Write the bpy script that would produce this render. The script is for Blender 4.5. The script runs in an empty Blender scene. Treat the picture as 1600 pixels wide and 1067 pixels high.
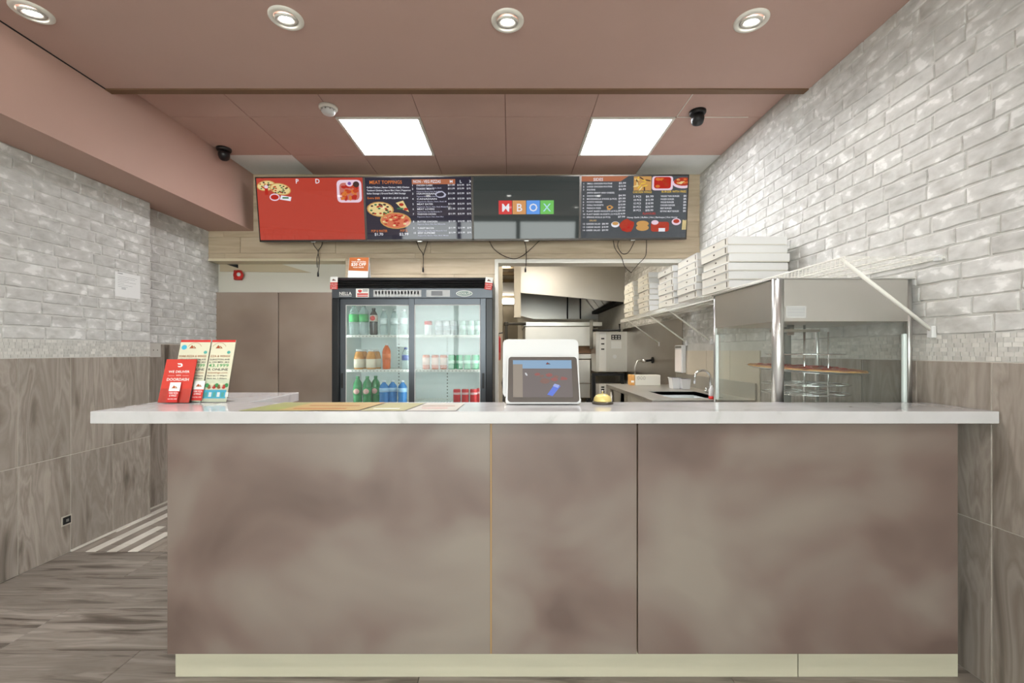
import bpy, bmesh, math, random
from mathutils import Vector, Matrix
R = random.Random(7)
PI = math.pi
C = bpy.context.scene.collection
F = 685.0; VX = 797.0; VY = 548.0; H = 1.257

# ---------------------------------------------------------------- camera, world, exposure
cam = bpy.data.cameras.new('camera'); cam.lens = F / 1600 * 36; cam.sensor_width = 36
cam.shift_x = (800 - VX) / 1600; cam.shift_y = (VY - 533.5) / 1600
cam.clip_start = 0.02; cam.clip_end = 200
co = bpy.data.objects.new('camera', cam); C.objects.link(co)
co.location = (0, 0, H); co.rotation_euler = (PI / 2, 0, 0)
bpy.context.scene.camera = co
sc = bpy.context.scene
sc.view_settings.view_transform = 'Standard'; sc.view_settings.look = 'None'
sc.view_settings.gamma = 1; sc.view_settings.use_curve_mapping = False
sc.view_settings.exposure = 0.0
w = bpy.data.worlds.new('daylight'); sc.world = w; w.use_nodes = True
w.node_tree.nodes['Background'].inputs[0].default_value = (1.0, 0.975, 0.985, 1)
w.node_tree.nodes['Background'].inputs[1].default_value = 10.0

def portal(name, loc, rot, sx, sy):
    l = bpy.data.lights.new(name, 'AREA'); l.shape = 'RECTANGLE'; l.size = sx; l.size_y = sy
    l.cycles.is_portal = True
    o = bpy.data.objects.new(name, l); C.objects.link(o); o.location = loc; o.rotation_euler = rot
portal('storefront_portal', (-0.5, -2.68, 1.5), (-PI / 2, 0, 0), 4.2, 2.5)
PANEL_E = 34.0; SPOT_W = 30.0; LAMP_W = 6.5; KITCHEN_E = 21.0

# ---------------------------------------------------------------- colour and material helpers
def lin(c):
    r = []
    for v in c[:3]:
        v = v / 255.0
        r.append(v / 12.92 if v <= 0.04045 else ((v + 0.055) / 1.055) ** 2.4)
    return (*r, 1)
MC = {}
def mat(key, col, rough=0.6, metal=0.0, emit=0.0, trans=0.0, ior=1.45, spec=0.5, noise=0.0, nscale=8.0, stretch=(1, 1, 1), bump=0.0, alpha=1.0, coat=0.0, ecol=None):
    if key in MC: return MC[key]
    m = bpy.data.materials.new(key); m.use_nodes = True
    nt = m.node_tree; b = nt.nodes['Principled BSDF']; c = lin(col)
    b.inputs['Base Color'].default_value = c
    b.inputs['Roughness'].default_value = rough; b.inputs['Metallic'].default_value = metal
    b.inputs['IOR'].default_value = ior; b.inputs['Specular IOR Level'].default_value = spec
    b.inputs['Coat Weight'].default_value = coat
    if trans: b.inputs['Transmission Weight'].default_value = trans
    if emit:
        b.inputs['Emission Color'].default_value = lin(ecol) if ecol else c; b.inputs['Emission Strength'].default_value = emit
    if noise or bump:
        tc = nt.nodes.new('ShaderNodeTexCoord'); mp = nt.nodes.new('ShaderNodeMapping'); mp.inputs['Scale'].default_value = stretch
        nt.links.new(tc.outputs['Object'], mp.inputs['Vector'])
        n = nt.nodes.new('ShaderNodeTexNoise'); n.inputs['Scale'].default_value = nscale; n.inputs['Detail'].default_value = 5
        nt.links.new(mp.outputs[0], n.inputs['Vector'])
        if noise:
            r = nt.nodes.new('ShaderNodeMapRange'); r.inputs[1].default_value = 0.25; r.inputs[2].default_value = 0.75
            r.inputs[3].default_value = 1 - noise; r.inputs[4].default_value = 1 + noise
            nt.links.new(n.outputs['Fac'], r.inputs[0])
            v = nt.nodes.new('ShaderNodeVectorMath'); v.operation = 'SCALE'; v.inputs[0].default_value = c[:3]
            nt.links.new(r.outputs[0], v.inputs['Scale']); nt.links.new(v.outputs[0], b.inputs['Base Color'])
        if bump:
            bp = nt.nodes.new('ShaderNodeBump'); bp.inputs['Strength'].default_value = bump; bp.inputs['Distance'].default_value = 0.002
            nt.links.new(n.outputs['Fac'], bp.inputs['Height']); nt.links.new(bp.outputs[0], b.inputs['Normal'])
    MC[key] = m; return m

def ramp_mat(key, stops, nscale, stretch, dist=0.0, rough=0.5, detail=6, rnd=True, vary=0.06, island=False, bump=0.0, spec=0.5, rough_noise=None, offs=20.0):
    """noise through a colour ramp; each object (or mesh island) shifts the pattern and its brightness"""
    if key in MC: return MC[key]
    m = bpy.data.materials.new(key); m.use_nodes = True
    nt = m.node_tree; b = nt.nodes['Principled BSDF']; b.inputs['Roughness'].default_value = rough; b.inputs['Specular IOR Level'].default_value = spec
    tc = nt.nodes.new('ShaderNodeTexCoord'); mp = nt.nodes.new('ShaderNodeMapping'); mp.inputs['Scale'].default_value = stretch
    oi = nt.nodes.new('ShaderNodeNewGeometry' if island else 'ShaderNodeObjectInfo')
    rn = oi.outputs['Random Per Island' if island else 'Random']
    src = tc.outputs['Object']
    if rnd:
        mul = nt.nodes.new('ShaderNodeMath'); mul.operation = 'MULTIPLY'; mul.inputs[1].default_value = offs; nt.links.new(rn, mul.inputs[0])
        add = nt.nodes.new('ShaderNodeVectorMath'); add.operation = 'ADD'
        nt.links.new(src, add.inputs[0]); nt.links.new(mul.outputs[0], add.inputs[1]); src = add.outputs[0]
    nt.links.new(src, mp.inputs['Vector'])
    n = nt.nodes.new('ShaderNodeTexNoise'); n.inputs['Scale'].default_value = nscale; n.inputs['Detail'].default_value = detail; n.inputs['Distortion'].default_value = dist
    nt.links.new(mp.outputs[0], n.inputs['Vector'])
    cr = nt.nodes.new('ShaderNodeValToRGB'); e = cr.color_ramp.elements
    while len(e) < len(stops): e.new(0.5)
    for i, (p, c) in enumerate(stops): e[i].position = p; e[i].color = lin(c)
    nt.links.new(n.outputs['Fac'], cr.inputs[0])
    col = cr.outputs[0]
    if vary:
        r = nt.nodes.new('ShaderNodeMapRange'); r.inputs[3].default_value = 1 - vary; r.inputs[4].default_value = 1 + vary
        nt.links.new(rn, r.inputs[0])
        v = nt.nodes.new('ShaderNodeVectorMath'); v.operation = 'SCALE'
        nt.links.new(col, v.inputs[0]); nt.links.new(r.outputs[0], v.inputs['Scale']); col = v.outputs[0]
    nt.links.new(col, b.inputs['Base Color'])
    if bump:
        bp = nt.nodes.new('ShaderNodeBump'); bp.inputs['Strength'].default_value = bump; bp.inputs['Distance'].default_value = 0.003
        nt.links.new(n.outputs['Fac'], bp.inputs['Height']); nt.links.new(bp.outputs[0], b.inputs['Normal'])
    MC[key] = m; return m

def glass_mat(key, tint, refl=0.10, haze=0.0):
    """thin pane: mostly clear, mirror-like at grazing angles, with real tint"""
    if key in MC: return MC[key]
    m = bpy.data.materials.new(key); m.use_nodes = True; nt = m.node_tree; nt.nodes.clear()
    out = nt.nodes.new('ShaderNodeOutputMaterial'); t = nt.nodes.new('ShaderNodeBsdfTransparent'); t.inputs[0].default_value = lin(tint)
    g = nt.nodes.new('ShaderNodeBsdfGlossy'); g.inputs['Roughness'].default_value = 0.02
    fr = nt.nodes.new('ShaderNodeLayerWeight'); fr.inputs[0].default_value = 0.5
    pw = nt.nodes.new('ShaderNodeMath'); pw.operation = 'POWER'; pw.inputs[1].default_value = 4.0; nt.links.new(fr.outputs['Facing'], pw.inputs[0])
    ad = nt.nodes.new('ShaderNodeMath'); ad.operation = 'MULTIPLY_ADD'; ad.inputs[1].default_value = 0.7; ad.inputs[2].default_value = refl / 2
    ad.use_clamp = True
    nt.links.new(pw.outputs[0], ad.inputs[0])
    mx = nt.nodes.new('ShaderNodeMixShader'); nt.links.new(ad.outputs[0], mx.inputs[0]); nt.links.new(t.outputs[0], mx.inputs[1]); nt.links.new(g.outputs[0], mx.inputs[2])
    last = mx
    if haze:
        d = nt.nodes.new('ShaderNodeBsdfDiffuse'); d.inputs[0].default_value = lin((225, 232, 228))
        m2 = nt.nodes.new('ShaderNodeMixShader'); m2.inputs[0].default_value = haze
        nt.links.new(mx.outputs[0], m2.inputs[1]); nt.links.new(d.outputs[0], m2.inputs[2]); last = m2
    nt.links.new(last.outputs[0], out.inputs[0]); MC[key] = m; return m

# ---------------------------------------------------------------- mesh helpers
ORG = {}
def tag(o, label=None, cat=None, group=None, kind=None):
    if label: o['label'] = label
    if cat: o['category'] = cat
    if group: o['group'] = group
    if kind: o['kind'] = kind
    return o
def thing(name, label, cat, loc=(0, 0, 0), group=None, kind=None):
    o = bpy.data.objects.new(name, None); C.objects.link(o); o.location = loc; o.empty_display_size = 0.1
    ORG[o.name] = Vector(loc); return tag(o, label, cat, group, kind)

class MB:
    def __init__(s): s.v = []; s.f = []; s.sm = []; s.mi = []; s.m = 0
    def face(s, idx, smooth=False): s.f.append(tuple(idx)); s.sm.append(smooth); s.mi.append(s.m)
    def box(s, x0, x1, y0, y1, z0, z1, bev=0.0, seg=2, M=None):
        if x0 > x1: x0, x1 = x1, x0
        if y0 > y1: y0, y1 = y1, y0
        if z0 > z1: z0, z1 = z1, z0
        if bev:
            bm = bmesh.new(); bmesh.ops.create_cube(bm, size=1)
            for v in bm.verts: v.co = Vector(((x0 + x1) / 2 + v.co.x * (x1 - x0), (y0 + y1) / 2 + v.co.y * (y1 - y0), (z0 + z1) / 2 + v.co.z * (z1 - z0)))
            bmesh.ops.bevel(bm, geom=list(bm.edges), offset=bev, segments=seg, affect='EDGES', profile=0.5)
            b = len(s.v)
            for i, v in enumerate(bm.verts): v.index = i; s.v.append(M @ v.co if M else v.co.copy())
            for f in bm.faces: s.face([b + v.index for v in f.verts])
            bm.free(); return s
        b = len(s.v)
        for x in (x0, x1):
            for y in (y0, y1):
                for z in (z0, z1):
                    p = Vector((x, y, z)); s.v.append(M @ p if M else p)
        for q in ((0, 1, 3, 2), (4, 6, 7, 5), (0, 4, 5, 1), (2, 3, 7, 6), (0, 2, 6, 4), (1, 5, 7, 3)): s.face([b + i for i in q])
        return s
    def prism(s, pts, ax, a0, a1, M=None):
        """extrude a 2D outline along axis ax ('x','y','z') from a0 to a1"""
        n = len(pts); b = len(s.v)
        for a in (a0, a1):
            for p, q in pts:
                P = Vector((a, p, q)) if ax == 'x' else Vector((p, a, q)) if ax == 'y' else Vector((p, q, a))
                s.v.append(M @ P if M else P)
        s.face([b + i for i in range(n)]); s.face([b + n + i for i in reversed(range(n))])
        for i in range(n): s.face([b + i, b + n + i, b + n + (i + 1) % n, b + (i + 1) % n])
        return s
    def lathe(s, prof, c=(0, 0, 0), n=20, axis='z', M=None, caps=True):
        """profile [(r, h)] turned around an axis through c"""
        b = len(s.v)
        for r, h in prof:
            for k in range(n):
                a = 2 * PI * k / n; x, y = r * math.cos(a), r * math.sin(a)
                p = Vector((x, y, h)) if axis == 'z' else Vector((x, h, y)) if axis == 'y' else Vector((h, x, y))
                p = (M @ p if M else p) + Vector(c); s.v.append(p)
        for i in range(len(prof) - 1):
            for k in range(n):
                s.face([b + i * n + k, b + i * n + (k + 1) % n, b + (i + 1) * n + (k + 1) % n, b + (i + 1) * n + k], True)
        if caps:
            if prof[0][0] > 1e-5: s.face([b + k for k in reversed(range(n))])
            if prof[-1][0] > 1e-5: s.face([b + (len(prof) - 1) * n + k for k in range(n)])
        return s
    def tube(s, pts, r, n=8, closed=False):
        pts = [Vector(p) for p in pts]; b = len(s.v); N = len(pts); up = None
        for i, p in enumerate(pts):
            if closed: t = (pts[(i + 1) % N] - pts[i - 1])
            else: t = (pts[min(i + 1, N - 1)] - pts[max(i - 1, 0)])
            t.normalize()
            if up is None: up = Vector((0, 0, 1)) if abs(t.z) < 0.9 else Vector((1, 0, 0))
            a = t.cross(up).normalized(); up = a.cross(t).normalized()
            rr = r[i] if isinstance(r, (list, tuple)) else r
            for k in range(n):
                g = 2 * PI * k / n; s.v.append(p + a * (rr * math.cos(g)) + up * (rr * math.sin(g)))
        for i in range(N if closed else N - 1):
            j = (i + 1) % N
            for k in range(n): s.face([b + i * n + k, b + j * n + k, b + j * n + (k + 1) % n, b + i * n + (k + 1) % n], n > 4)
        if not closed: s.face([b + k for k in range(n)]); s.face([b + (N - 1) * n + k for k in reversed(range(n))])
        return s
    def mesh(s, name, mats, org):
        me = bpy.data.meshes.new(name); me.from_pydata([tuple(v - org) for v in s.v], [], s.f)
        for m in (mats if isinstance(mats, (list, tuple)) else [mats]): me.materials.append(m)
        me.polygons.foreach_set('use_smooth', s.sm); me.polygons.foreach_set('material_index', s.mi)
        bm = bmesh.new(); bm.from_mesh(me); bmesh.ops.recalc_face_normals(bm, faces=bm.faces); bm.to_mesh(me); bm.free()
        me.update(); return me
    def build(s, name, mats, parent=None, label=None, org=None, kind=None):
        if parent is not None: o0 = ORG[parent.name]
        else: o0 = Vector(org) if org else Vector((0, 0, 0))
        o = bpy.data.objects.new(name, s.mesh(name, mats, o0)); C.objects.link(o)
        if parent is not None: o.parent = parent
        else: o.location = o0
        ORG[o.name] = o0
        return tag(o, label, None, None, kind)

def copy_tree(o, parent=None, loc=None, label=None, rotz=None):
    c = o.copy(); C.objects.link(c); c.parent = parent
    if parent is None:
        if loc is not None: c.location = loc; ORG[c.name] = Vector(loc)
        if rotz is not None: c.rotation_euler = (0, 0, rotz)
        if label: c['label'] = label
    for ch in list(o.children): copy_tree(ch, c)
    return c

TXT = {}
def glyphs(s):
    if s not in TXT:
        cu = bpy.data.curves.new('t', 'FONT'); cu.body = s; cu.size = 1; cu.align_x = 'LEFT'; cu.resolution_u = 2; cu.offset = 0.012
        o = bpy.data.objects.new('t', cu); me = bpy.data.meshes.new_from_object(o)
        vs = [(v.co.x, v.co.y) for v in me.vertices]; fs = [tuple(p.vertices) for p in me.polygons]
        bpy.data.objects.remove(o); bpy.data.curves.remove(cu); bpy.data.meshes.remove(me)
        wd = max([v[0] for v in vs] or [0]); TXT[s] = (vs, fs, wd)
    return TXT[s]

class Flat:
    """flat print on a surface: local x right, y up, origin at the upper left corner; M places it in the world (its z is the surface normal)"""
    def __init__(s, M, step=0.0004): s.xmax = 1e9; s.M = M; s.v = []; s.f = []; s.mi = []; s.mats = []; s.lay = 0; s.step = step
    def _m(s, m):
        if m not in s.mats: s.mats.append(m)
        return s.mats.index(m)
    def poly(s, pts, m, up=True):
        if up: s.lay += 1
        b = len(s.v)
        for p in pts: s.v.append(s.M @ Vector((min(p[0], s.xmax), min(p[1], 0) if s.xmax < 1e8 else p[1], s.lay * s.step)))
        s.f.append(tuple(range(b, b + len(pts)))); s.mi.append(s._m(m))
    def rect(s, x0, y0, x1, y1, m, up=True): s.poly([(x0, y0), (x1, y0), (x1, y1), (x0, y1)], m, up)
    def rrect(s, x0, y0, x1, y1, r, m, up=True):
        p = []
        for cx, cy, a in ((x1 - r, y1 - r, 0), (x0 + r, y1 - r, 90), (x0 + r, y0 + r, 180), (x1 - r, y0 + r, 270)):
            for k in range(4): t = math.radians(a + k * 30); p.append((cx + r * math.cos(t), cy + r * math.sin(t)))
        s.poly(p, m, up)
    def disc(s, cx, cy, rx, ry, m, n=18, up=True, rot=0, jag=0):
        p = []
        for k in range(n):
            t = 2 * PI * k / n; q = 1 + (R.uniform(-jag, jag) if jag else 0)
            x, y = rx * q * math.cos(t), ry * q * math.sin(t); p.append((cx + x * math.cos(rot) - y * math.sin(rot), cy + x * math.sin(rot) + y * math.cos(rot)))
        s.poly(p, m, up)
    def text(s, t, x, y, size, m, width=None, up=False, align='l'):
        vs, fs, wd = glyphs(t)
        sx = size * 1.38; sy = size * 1.38
        if width and wd > 0: sx = width / wd
        x0 = x - (wd * sx / 2 if align == 'c' else 0)
        if up: s.lay += 1
        b = len(s.v); k = s._m(m)
        for p in vs: s.v.append(s.M @ Vector((min(x0 + p[0] * sx, s.xmax), y + p[1] * sy, (s.lay + 0.6) * s.step)))
        for f in fs: s.f.append(tuple(b + i for i in f)); s.mi.append(k)
    def build(s, name, parent, label=None):
        mb = MB(); mb.v = s.v; mb.f = s.f; mb.sm = [False] * len(s.f); mb.mi = s.mi
        o0 = ORG[parent.name]; me = bpy.data.meshes.new(name); me.from_pydata([tuple(v - o0) for v in s.v], [], s.f)
        for m in s.mats: me.materials.append(m)
        me.polygons.foreach_set('material_index', s.mi); me.update()
        o = bpy.data.objects.new(name, me); C.objects.link(o); o.parent = parent; ORG[o.name] = o0
        return tag(o, label)

def pz(flat, cx, cy, rx, ry, M_, rot=0, n=16, tops=None):
    """a printed pizza: crust, cheese, toppings"""
    flat.disc(cx, cy, rx, ry, M_['crust'], rot=rot); flat.disc(cx, cy, rx * .9, ry * .88, M_['cheese'], rot=rot)
    flat.lay += 1
    for k in range(n):
        a = R.uniform(0, 6.28); q = math.sqrt(R.random()) * .78
        flat.disc(cx + rx * q * math.cos(a), cy + ry * q * math.sin(a), rx * .11, ry * .12, (tops or [M_['sauce'], M_['olive'], M_['green']])[k % 3], n=7, up=False)

def at(px, py, d): return Vector(((px - VX) * d / F, d, H + (VY - py) * d / F))

# ---------------------------------------------------------------- materials
M_paint = mat('ceiling_paint', (182, 153, 143), 0.75, noise=0.02, nscale=3, bump=0.05)
M_paint2 = mat('ceiling_tile_paint', (188, 158, 147), 0.75, noise=0.03, nscale=5, bump=0.05)
M_brown = mat('brown_trim', (112, 84, 62), 0.6)
M_white = mat('white_paint', (222, 219, 210), 0.6)
M_wall = mat('white_wall_paint', (205, 202, 190), 0.7)
M_gap = mat('grout_dark', (120, 88, 76), 0.8)
M_mortar = ramp_mat('brick_mortar', [(0.3, (190, 189, 183)), (0.7, (204, 203, 198))], 12, (1, 1, 1), rnd=False, vary=0, rough=0.75)
M_brick = ramp_mat('whitewashed_brick', [(0.30, (176, 174, 169)), (0.46, (192, 191, 187)), (0.58, (200, 199, 195)), (0.64, (220, 219, 216)), (0.80, (228, 228, 224))], 13, (1, 1, 1.5), dist=0.25, vary=0.06, rough=0.8, bump=0.2, spec=.25)
M_brickstuff = ramp_mat('whitewashed_brick_far', [(0.30, (176, 174, 169)), (0.46, (192, 191, 187)), (0.58, (200, 199, 195)), (0.64, (220, 219, 216)), (0.80, (228, 228, 224))], 13, (1, 1, 1.5), dist=0.25, vary=0.06, rough=0.8, spec=.25, island=True)
TL = [(0.27, (88, 79, 70)), (0.36, (124, 114, 104)), (0.46, (156, 146, 136)), (0.52, (140, 130, 120)), (0.58, (164, 154, 144)), (0.66, (136, 125, 115)), (0.8, (180, 170, 160))]
M_walltile = ramp_mat('wood_look_wall_tile', TL, 3.4, (2.6, 2.6, 0.5), dist=0.75, rough=0.45, vary=0.07, detail=8)
M_floortile = ramp_mat('wood_look_floor_tile', [(0.28, (70, 61, 54)), (0.40, (104, 95, 86)), (0.47, (134, 125, 116)), (0.53, (124, 115, 106)), (0.60, (146, 137, 128)), (0.78, (164, 155, 145))], 2.6, (0.75, 8, 5), dist=0.7, rough=0.4, vary=0.12, detail=9)
M_grout = mat('wall_grout', (196, 190, 178), 0.8)
M_fgrout = mat('floor_grout', (112, 103, 94), 0.8)
M_mosaic = ramp_mat('mosaic_stone', [(0.3, (182, 180, 174)), (0.7, (214, 211, 204))], 14, (1, 1, 1), island=True, vary=0.10, rough=0.4)
M_barlight = ramp_mat('light_strip_tile', [(0.3, (196, 189, 178)), (0.7, (222, 216, 206))], 6, (1, 1, 1), vary=0.05, rough=0.45)
M_bardark = ramp_mat('dark_strip_tile', [(0.3, (122, 112, 102)), (0.7, (150, 140, 129))], 6, (4, 1, 1), vary=0.06, rough=0.45)
M_plank = ramp_mat('pale_wood_plank', [(0.25, (172, 153, 127)), (0.5, (192, 174, 148)), (0.8, (208, 192, 168))], 2.5, (0.8, 4, 7), dist=0.7, rough=0.5, vary=0.05, detail=8)
M_lam = ramp_mat('bronze_stone_laminate', [(0.33, (94, 78, 71)), (0.45, (110, 94, 86)), (0.55, (120, 108, 99)), (0.67, (129, 119, 109))], 1.9, (1, 1, 1.25), dist=0.5, rough=0.38, vary=0.02, detail=2.5, offs=7)
M_lam2 = ramp_mat('bronze_laminate_door', [(0.30, (128, 110, 97)), (0.5, (143, 125, 111)), (0.72, (154, 138, 126))], 1.8, (1, 1, 1.2), rough=0.4, vary=0.02, detail=2.5, offs=7)
M_kick = mat('cream_kick', (176, 171, 150), 0.5, noise=0.05, nscale=3, stretch=(1, 4, 8))
M_quartz = ramp_mat('white_quartz', [(0.30, (166, 164, 162)), (0.42, (184, 182, 181)), (0.75, (192, 190, 190))], 5, (1, 1, 1), dist=1.6, rough=0.10, vary=0, rnd=False, detail=8)
M_steel = mat('stainless', (200, 198, 193), 0.28, 1.0, noise=0.04, nscale=4, stretch=(1, 1, 20))
M_steel2 = mat('stainless_satin', (200, 197, 191), 0.42, 1.0, noise=0.03, nscale=4)
M_steeld = mat('stainless_dark', (160, 152, 142), 0.35, 1.0, noise=0.06, nscale=3)
M_chrome = mat('chrome', (225, 226, 226), 0.10, 1.0)
M_alu = mat('aluminium', (205, 205, 202), 0.34, 1.0)
M_black = mat('black_plastic', (24, 24, 26), 0.35)
M_blackm = mat('black_matt', (20, 19, 19), 0.7)
M_frame = mat('fridge_grey_frame', (78, 82, 87), 0.3, 0.6)
M_dark = mat('fridge_dark_frame', (34, 35, 37), 0.3, 0.4)
M_wire = mat('white_wire', (232, 230, 222), 0.4)
M_plw = mat('white_plastic', (206, 206, 205), 0.35)
M_plg = mat('grey_plastic', (120, 118, 112), 0.4)
M_card = mat('white_card', (212, 212, 210), 0.7)
M_cards = mat('box_side_card', (206, 202, 190), 0.75)
M_lens = mat('lamp_lens', (255, 252, 245), 0.4, emit=SPOT_W)
M_panel = mat('light_panel', (250, 252, 255), 0.5, emit=PANEL_E)
M_kpanel = mat('kitchen_light_panel', (255, 246, 230), 0.5, emit=KITCHEN_E)
M_redp = mat('red_plastic', (186, 40, 34), 0.35)
M_beige = mat('kitchen_beige', (208, 200, 184), 0.6, noise=0.03, nscale=4)
M_ktile = mat('kitchen_wall_tile', (200, 190, 172), 0.35, noise=0.03, nscale=3)
M_pane = glass_mat('door_glass', (246, 250, 250), 0.06, 0.03)
M_pane2 = glass_mat('warmer_glass', (252, 254, 253), 0.05, 0.02)
M_acry = glass_mat('clear_acrylic', (250, 252, 252), 0.06)
M_cable = mat('black_cable', (52, 42, 36), 0.6)

# ---------------------------------------------------------------- setting: floor
XR = 1.80; XL = -2.76; XL2 = -2.86; XI = -2.43; YF = -2.60; YB = 4.15; YK = 12.0
fl = MB().box(-3.3, 2.2, -2.9, YK + .2, -0.12, -0.004).build('floor', M_fgrout); tag(fl, 'grey wood-look tiled floor in front of and behind the counter', 'floor', kind='structure')
def solid(name, b, m, label=None, cat=None, **k):
    o = MB().box(*b, **k).build(name, m, org=((b[0] + b[1]) / 2, (b[2] + b[3]) / 2, b[4])); return tag(o, label, cat, kind='structure')
TCACHE = {}
def tile(parent, x0, x1, y0, y1, z0, z1, m, name='tile', bev=0.0015):
    """a bevelled slab with its own origin at its centre, sharing mesh data between slabs of one size"""
    key = (round(x1 - x0, 3), round(y1 - y0, 3), round(z1 - z0, 3), m.name)
    c = Vector(((x0 + x1) / 2, (y0 + y1) / 2, (z0 + z1) / 2)); o0 = ORG[parent.name]
    if key not in TCACHE:
        a, b, d = (x1 - x0) / 2, (y1 - y0) / 2, (z1 - z0) / 2
        TCACHE[key] = MB().box(-a, a, -b, b, -d, d, bev=bev, seg=1).mesh(name, m, Vector((0, 0, 0)))
    o = bpy.data.objects.new(name, TCACHE[key]); C.objects.link(o); o.parent = parent; o.location = c - o0; return o
row = 0; y = 2.74
while y > YF:
    y0 = max(y - 0.30, YF); x = -2.15 - 1.2 + (0.6 if row % 2 else 0)
    if row % 2: x = -2.75
    while x < XR:
        a, b = max(x, XL), min(x + 1.2, XR)
        if b - a > 0.02: tile(fl, a + .001, b - .001, y0 + .001, y - .001, -0.010, 0.0, M_floortile, 'floor_tile')
        x += 1.2
    row += 1; y -= 0.30
# narrow striped mosaic behind the counter
for i in range(42):
    x0 = XL2 + i * 0.066; off = 0.10 * ((i // 2) % 3)
    y = 2.745 - off; j = 0
    while y < 4.29:
        a, b = max(y, 2.745), min(y + 0.30, 4.29)
        if b - a > 0.02 and (x0 > XL - .02 or a > 3.36 or True):
            if x0 + .066 > (XL if a < 3.3 else XL2):
                tile(fl, max(x0, XL2) + .002, x0 + .064, a + .002, b - .002, -0.010, 0.0, M_barlight if i % 2 and (j + i // 2) % 4 else M_bardark, 'floor_strip', 0.001)
        y += 0.30; j += 1
for a, b, x in ((2.745, 3.36, XL + .006), (3.365, 4.25, XL2 + .006)):
    solid('baseboard_left', (x, x + .012, a, b, 0.0, .010), M_barlight, 'pale edge strip at the foot of the %s tiles by the striped floor' % ('grey' if x > XL else 'recessed'), 'trim')
# kitchen floor tiles
for i in range(5):
    for j in range(16):
        x0 = -1.0 + i * .6; y0 = 2.745 + j * .6
        if x0 < -0.02 and y0 < 4.3: continue
        tile(fl, x0 + .002, min(x0 + .598, XR), y0 + .002, min(y0 + .598, YK), -0.010, 0.0, M_bardark, 'floor_tile', 0.001)

# ---------------------------------------------------------------- setting: walls
wl = solid('wall_left', (-3.0, XL, YF, 3.36, 0, 3.0), M_mortar, 'nearer part of the side wall with white bricks above grey tiles', 'wall')
wl2 = solid('wall_left', (-3.0, XL2, 3.36, 4.6, 0, 3.0), M_mortar, 'recessed far part of the side wall beside the brown doors', 'wall')
wr = solid('wall_right', (XR, 2.0, YF, YK, 0, 3.0), M_mortar, 'white brick and grey tile wall behind the pizza warmer', 'wall')
# bricks
def brick_mesh(L, h, seed, side, m):
    r = random.Random(seed); t = 0.0055; q = 0.005
    j = lambda: r.uniform(-.003, .003)
    ys = [(-L / 2 + j(), -h / 2 + j()), (-L / 6, -h / 2 + j()), (L / 6, -h / 2 + j()), (L / 2 + j(), -h / 2 + j()), (L / 2 + j(), 0 + j()), (L / 2 + j(), h / 2 + j()), (L / 6, h / 2 + j()), (-L / 6, h / 2 + j()), (-L / 2 + j(), h / 2 + j()), (-L / 2 + j(), 0)]
    mb = MB(); n = len(ys)
    for k, (y, z) in enumerate(ys): mb.v.append(Vector((-.001 * side, y, z)))
    for k, (y, z) in enumerate(ys):
        l = math.hypot(y, z); mb.v.append(Vector((side * (t + r.uniform(-.0012, .001)), y - math.copysign(min(q, abs(y)), y) if abs(y) > .01 else y, z - math.copysign(q, z) if abs(z) > .01 else z)))
    for k in range(n): mb.face([k, (k + 1) % n, n + (k + 1) % n, n + k])
    c = len(mb.v); mb.v.append(Vector((side * (t + .0005), 0, 0)))
    for k in range(n): mb.face([n + k, n + (k + 1) % n, c])
    return mb
def brickwork(wall, X, side, y0, y1, z0, z1, limit, near):
    lens = [.13, .16, .19, .22, .25]; pool = {}
    h = 0.072; pos = []; z = z0; r = random.Random(int(abs(X) * 100) + int(y1 * 10)); k = 0
    while z < z1 - .02:
        hh = min(h, z1 - z); y = y0
        first = True
        while y < y1 - .03:
            L = r.choice(lens[:3]) * (.6 if first and k % 2 else 1) if first else r.choice(lens)
            L = round(min(L, y1 - y), 3)
            if y1 - (y + L) < .06: L = round(y1 - y, 3)
            pos.append((y + L / 2, z + hh / 2, L, hh, r.randrange(3))); y += L; first = False
        z += hh; k += 1
    o0 = ORG[wall.name]
    def seen(p):
        px = abs(X) * F / max(p[0], .01); pz_ = (H - p[1]) * F / max(p[0], .01) + VY
        return p[0] > 1.4 and px < 830 and -30 < pz_ < 1090 and p[0] <= near
    vis = sorted([p for p in pos if seen(p)], key=lambda p: p[0])
    sing = set(id(p) for p in vis[:limit]); rest = MB()
    for p in pos:
        yy, zz, L, hh, s = p
        key = (L, round(hh, 3), s)
        if key not in pool: mb = brick_mesh(L - .004, hh - .004, hash(key) & 1023, side, M_brick); pool[key] = (mb, mb.mesh('brick', M_brick, Vector((0, 0, 0))))
        mb, me = pool[key]
        if id(p) in sing:
            o = bpy.data.objects.new('brick', me); C.objects.link(o); o.parent = wall; o.location = Vector((X, yy, zz)) - o0
        else:
            b = len(rest.v); rest.v += [v + Vector((X, yy, zz)) for v in mb.v]
            for f in mb.f: rest.face([b + q for q in f])
    if rest.v: rest.build('brickwork', M_brickstuff, wall, kind='stuff')
brickwork(wl, XL, 1, YF + .02, 3.36, 1.325, 2.39, 290, 9)
brickwork(wl2, XL2, 1, 3.362, 4.29, 1.315, 2.39, 290, 9)
brickwork(wr, XR, -1, YF + .02, 6.9, 1.325, 2.92, 299, 4.4)
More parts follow.
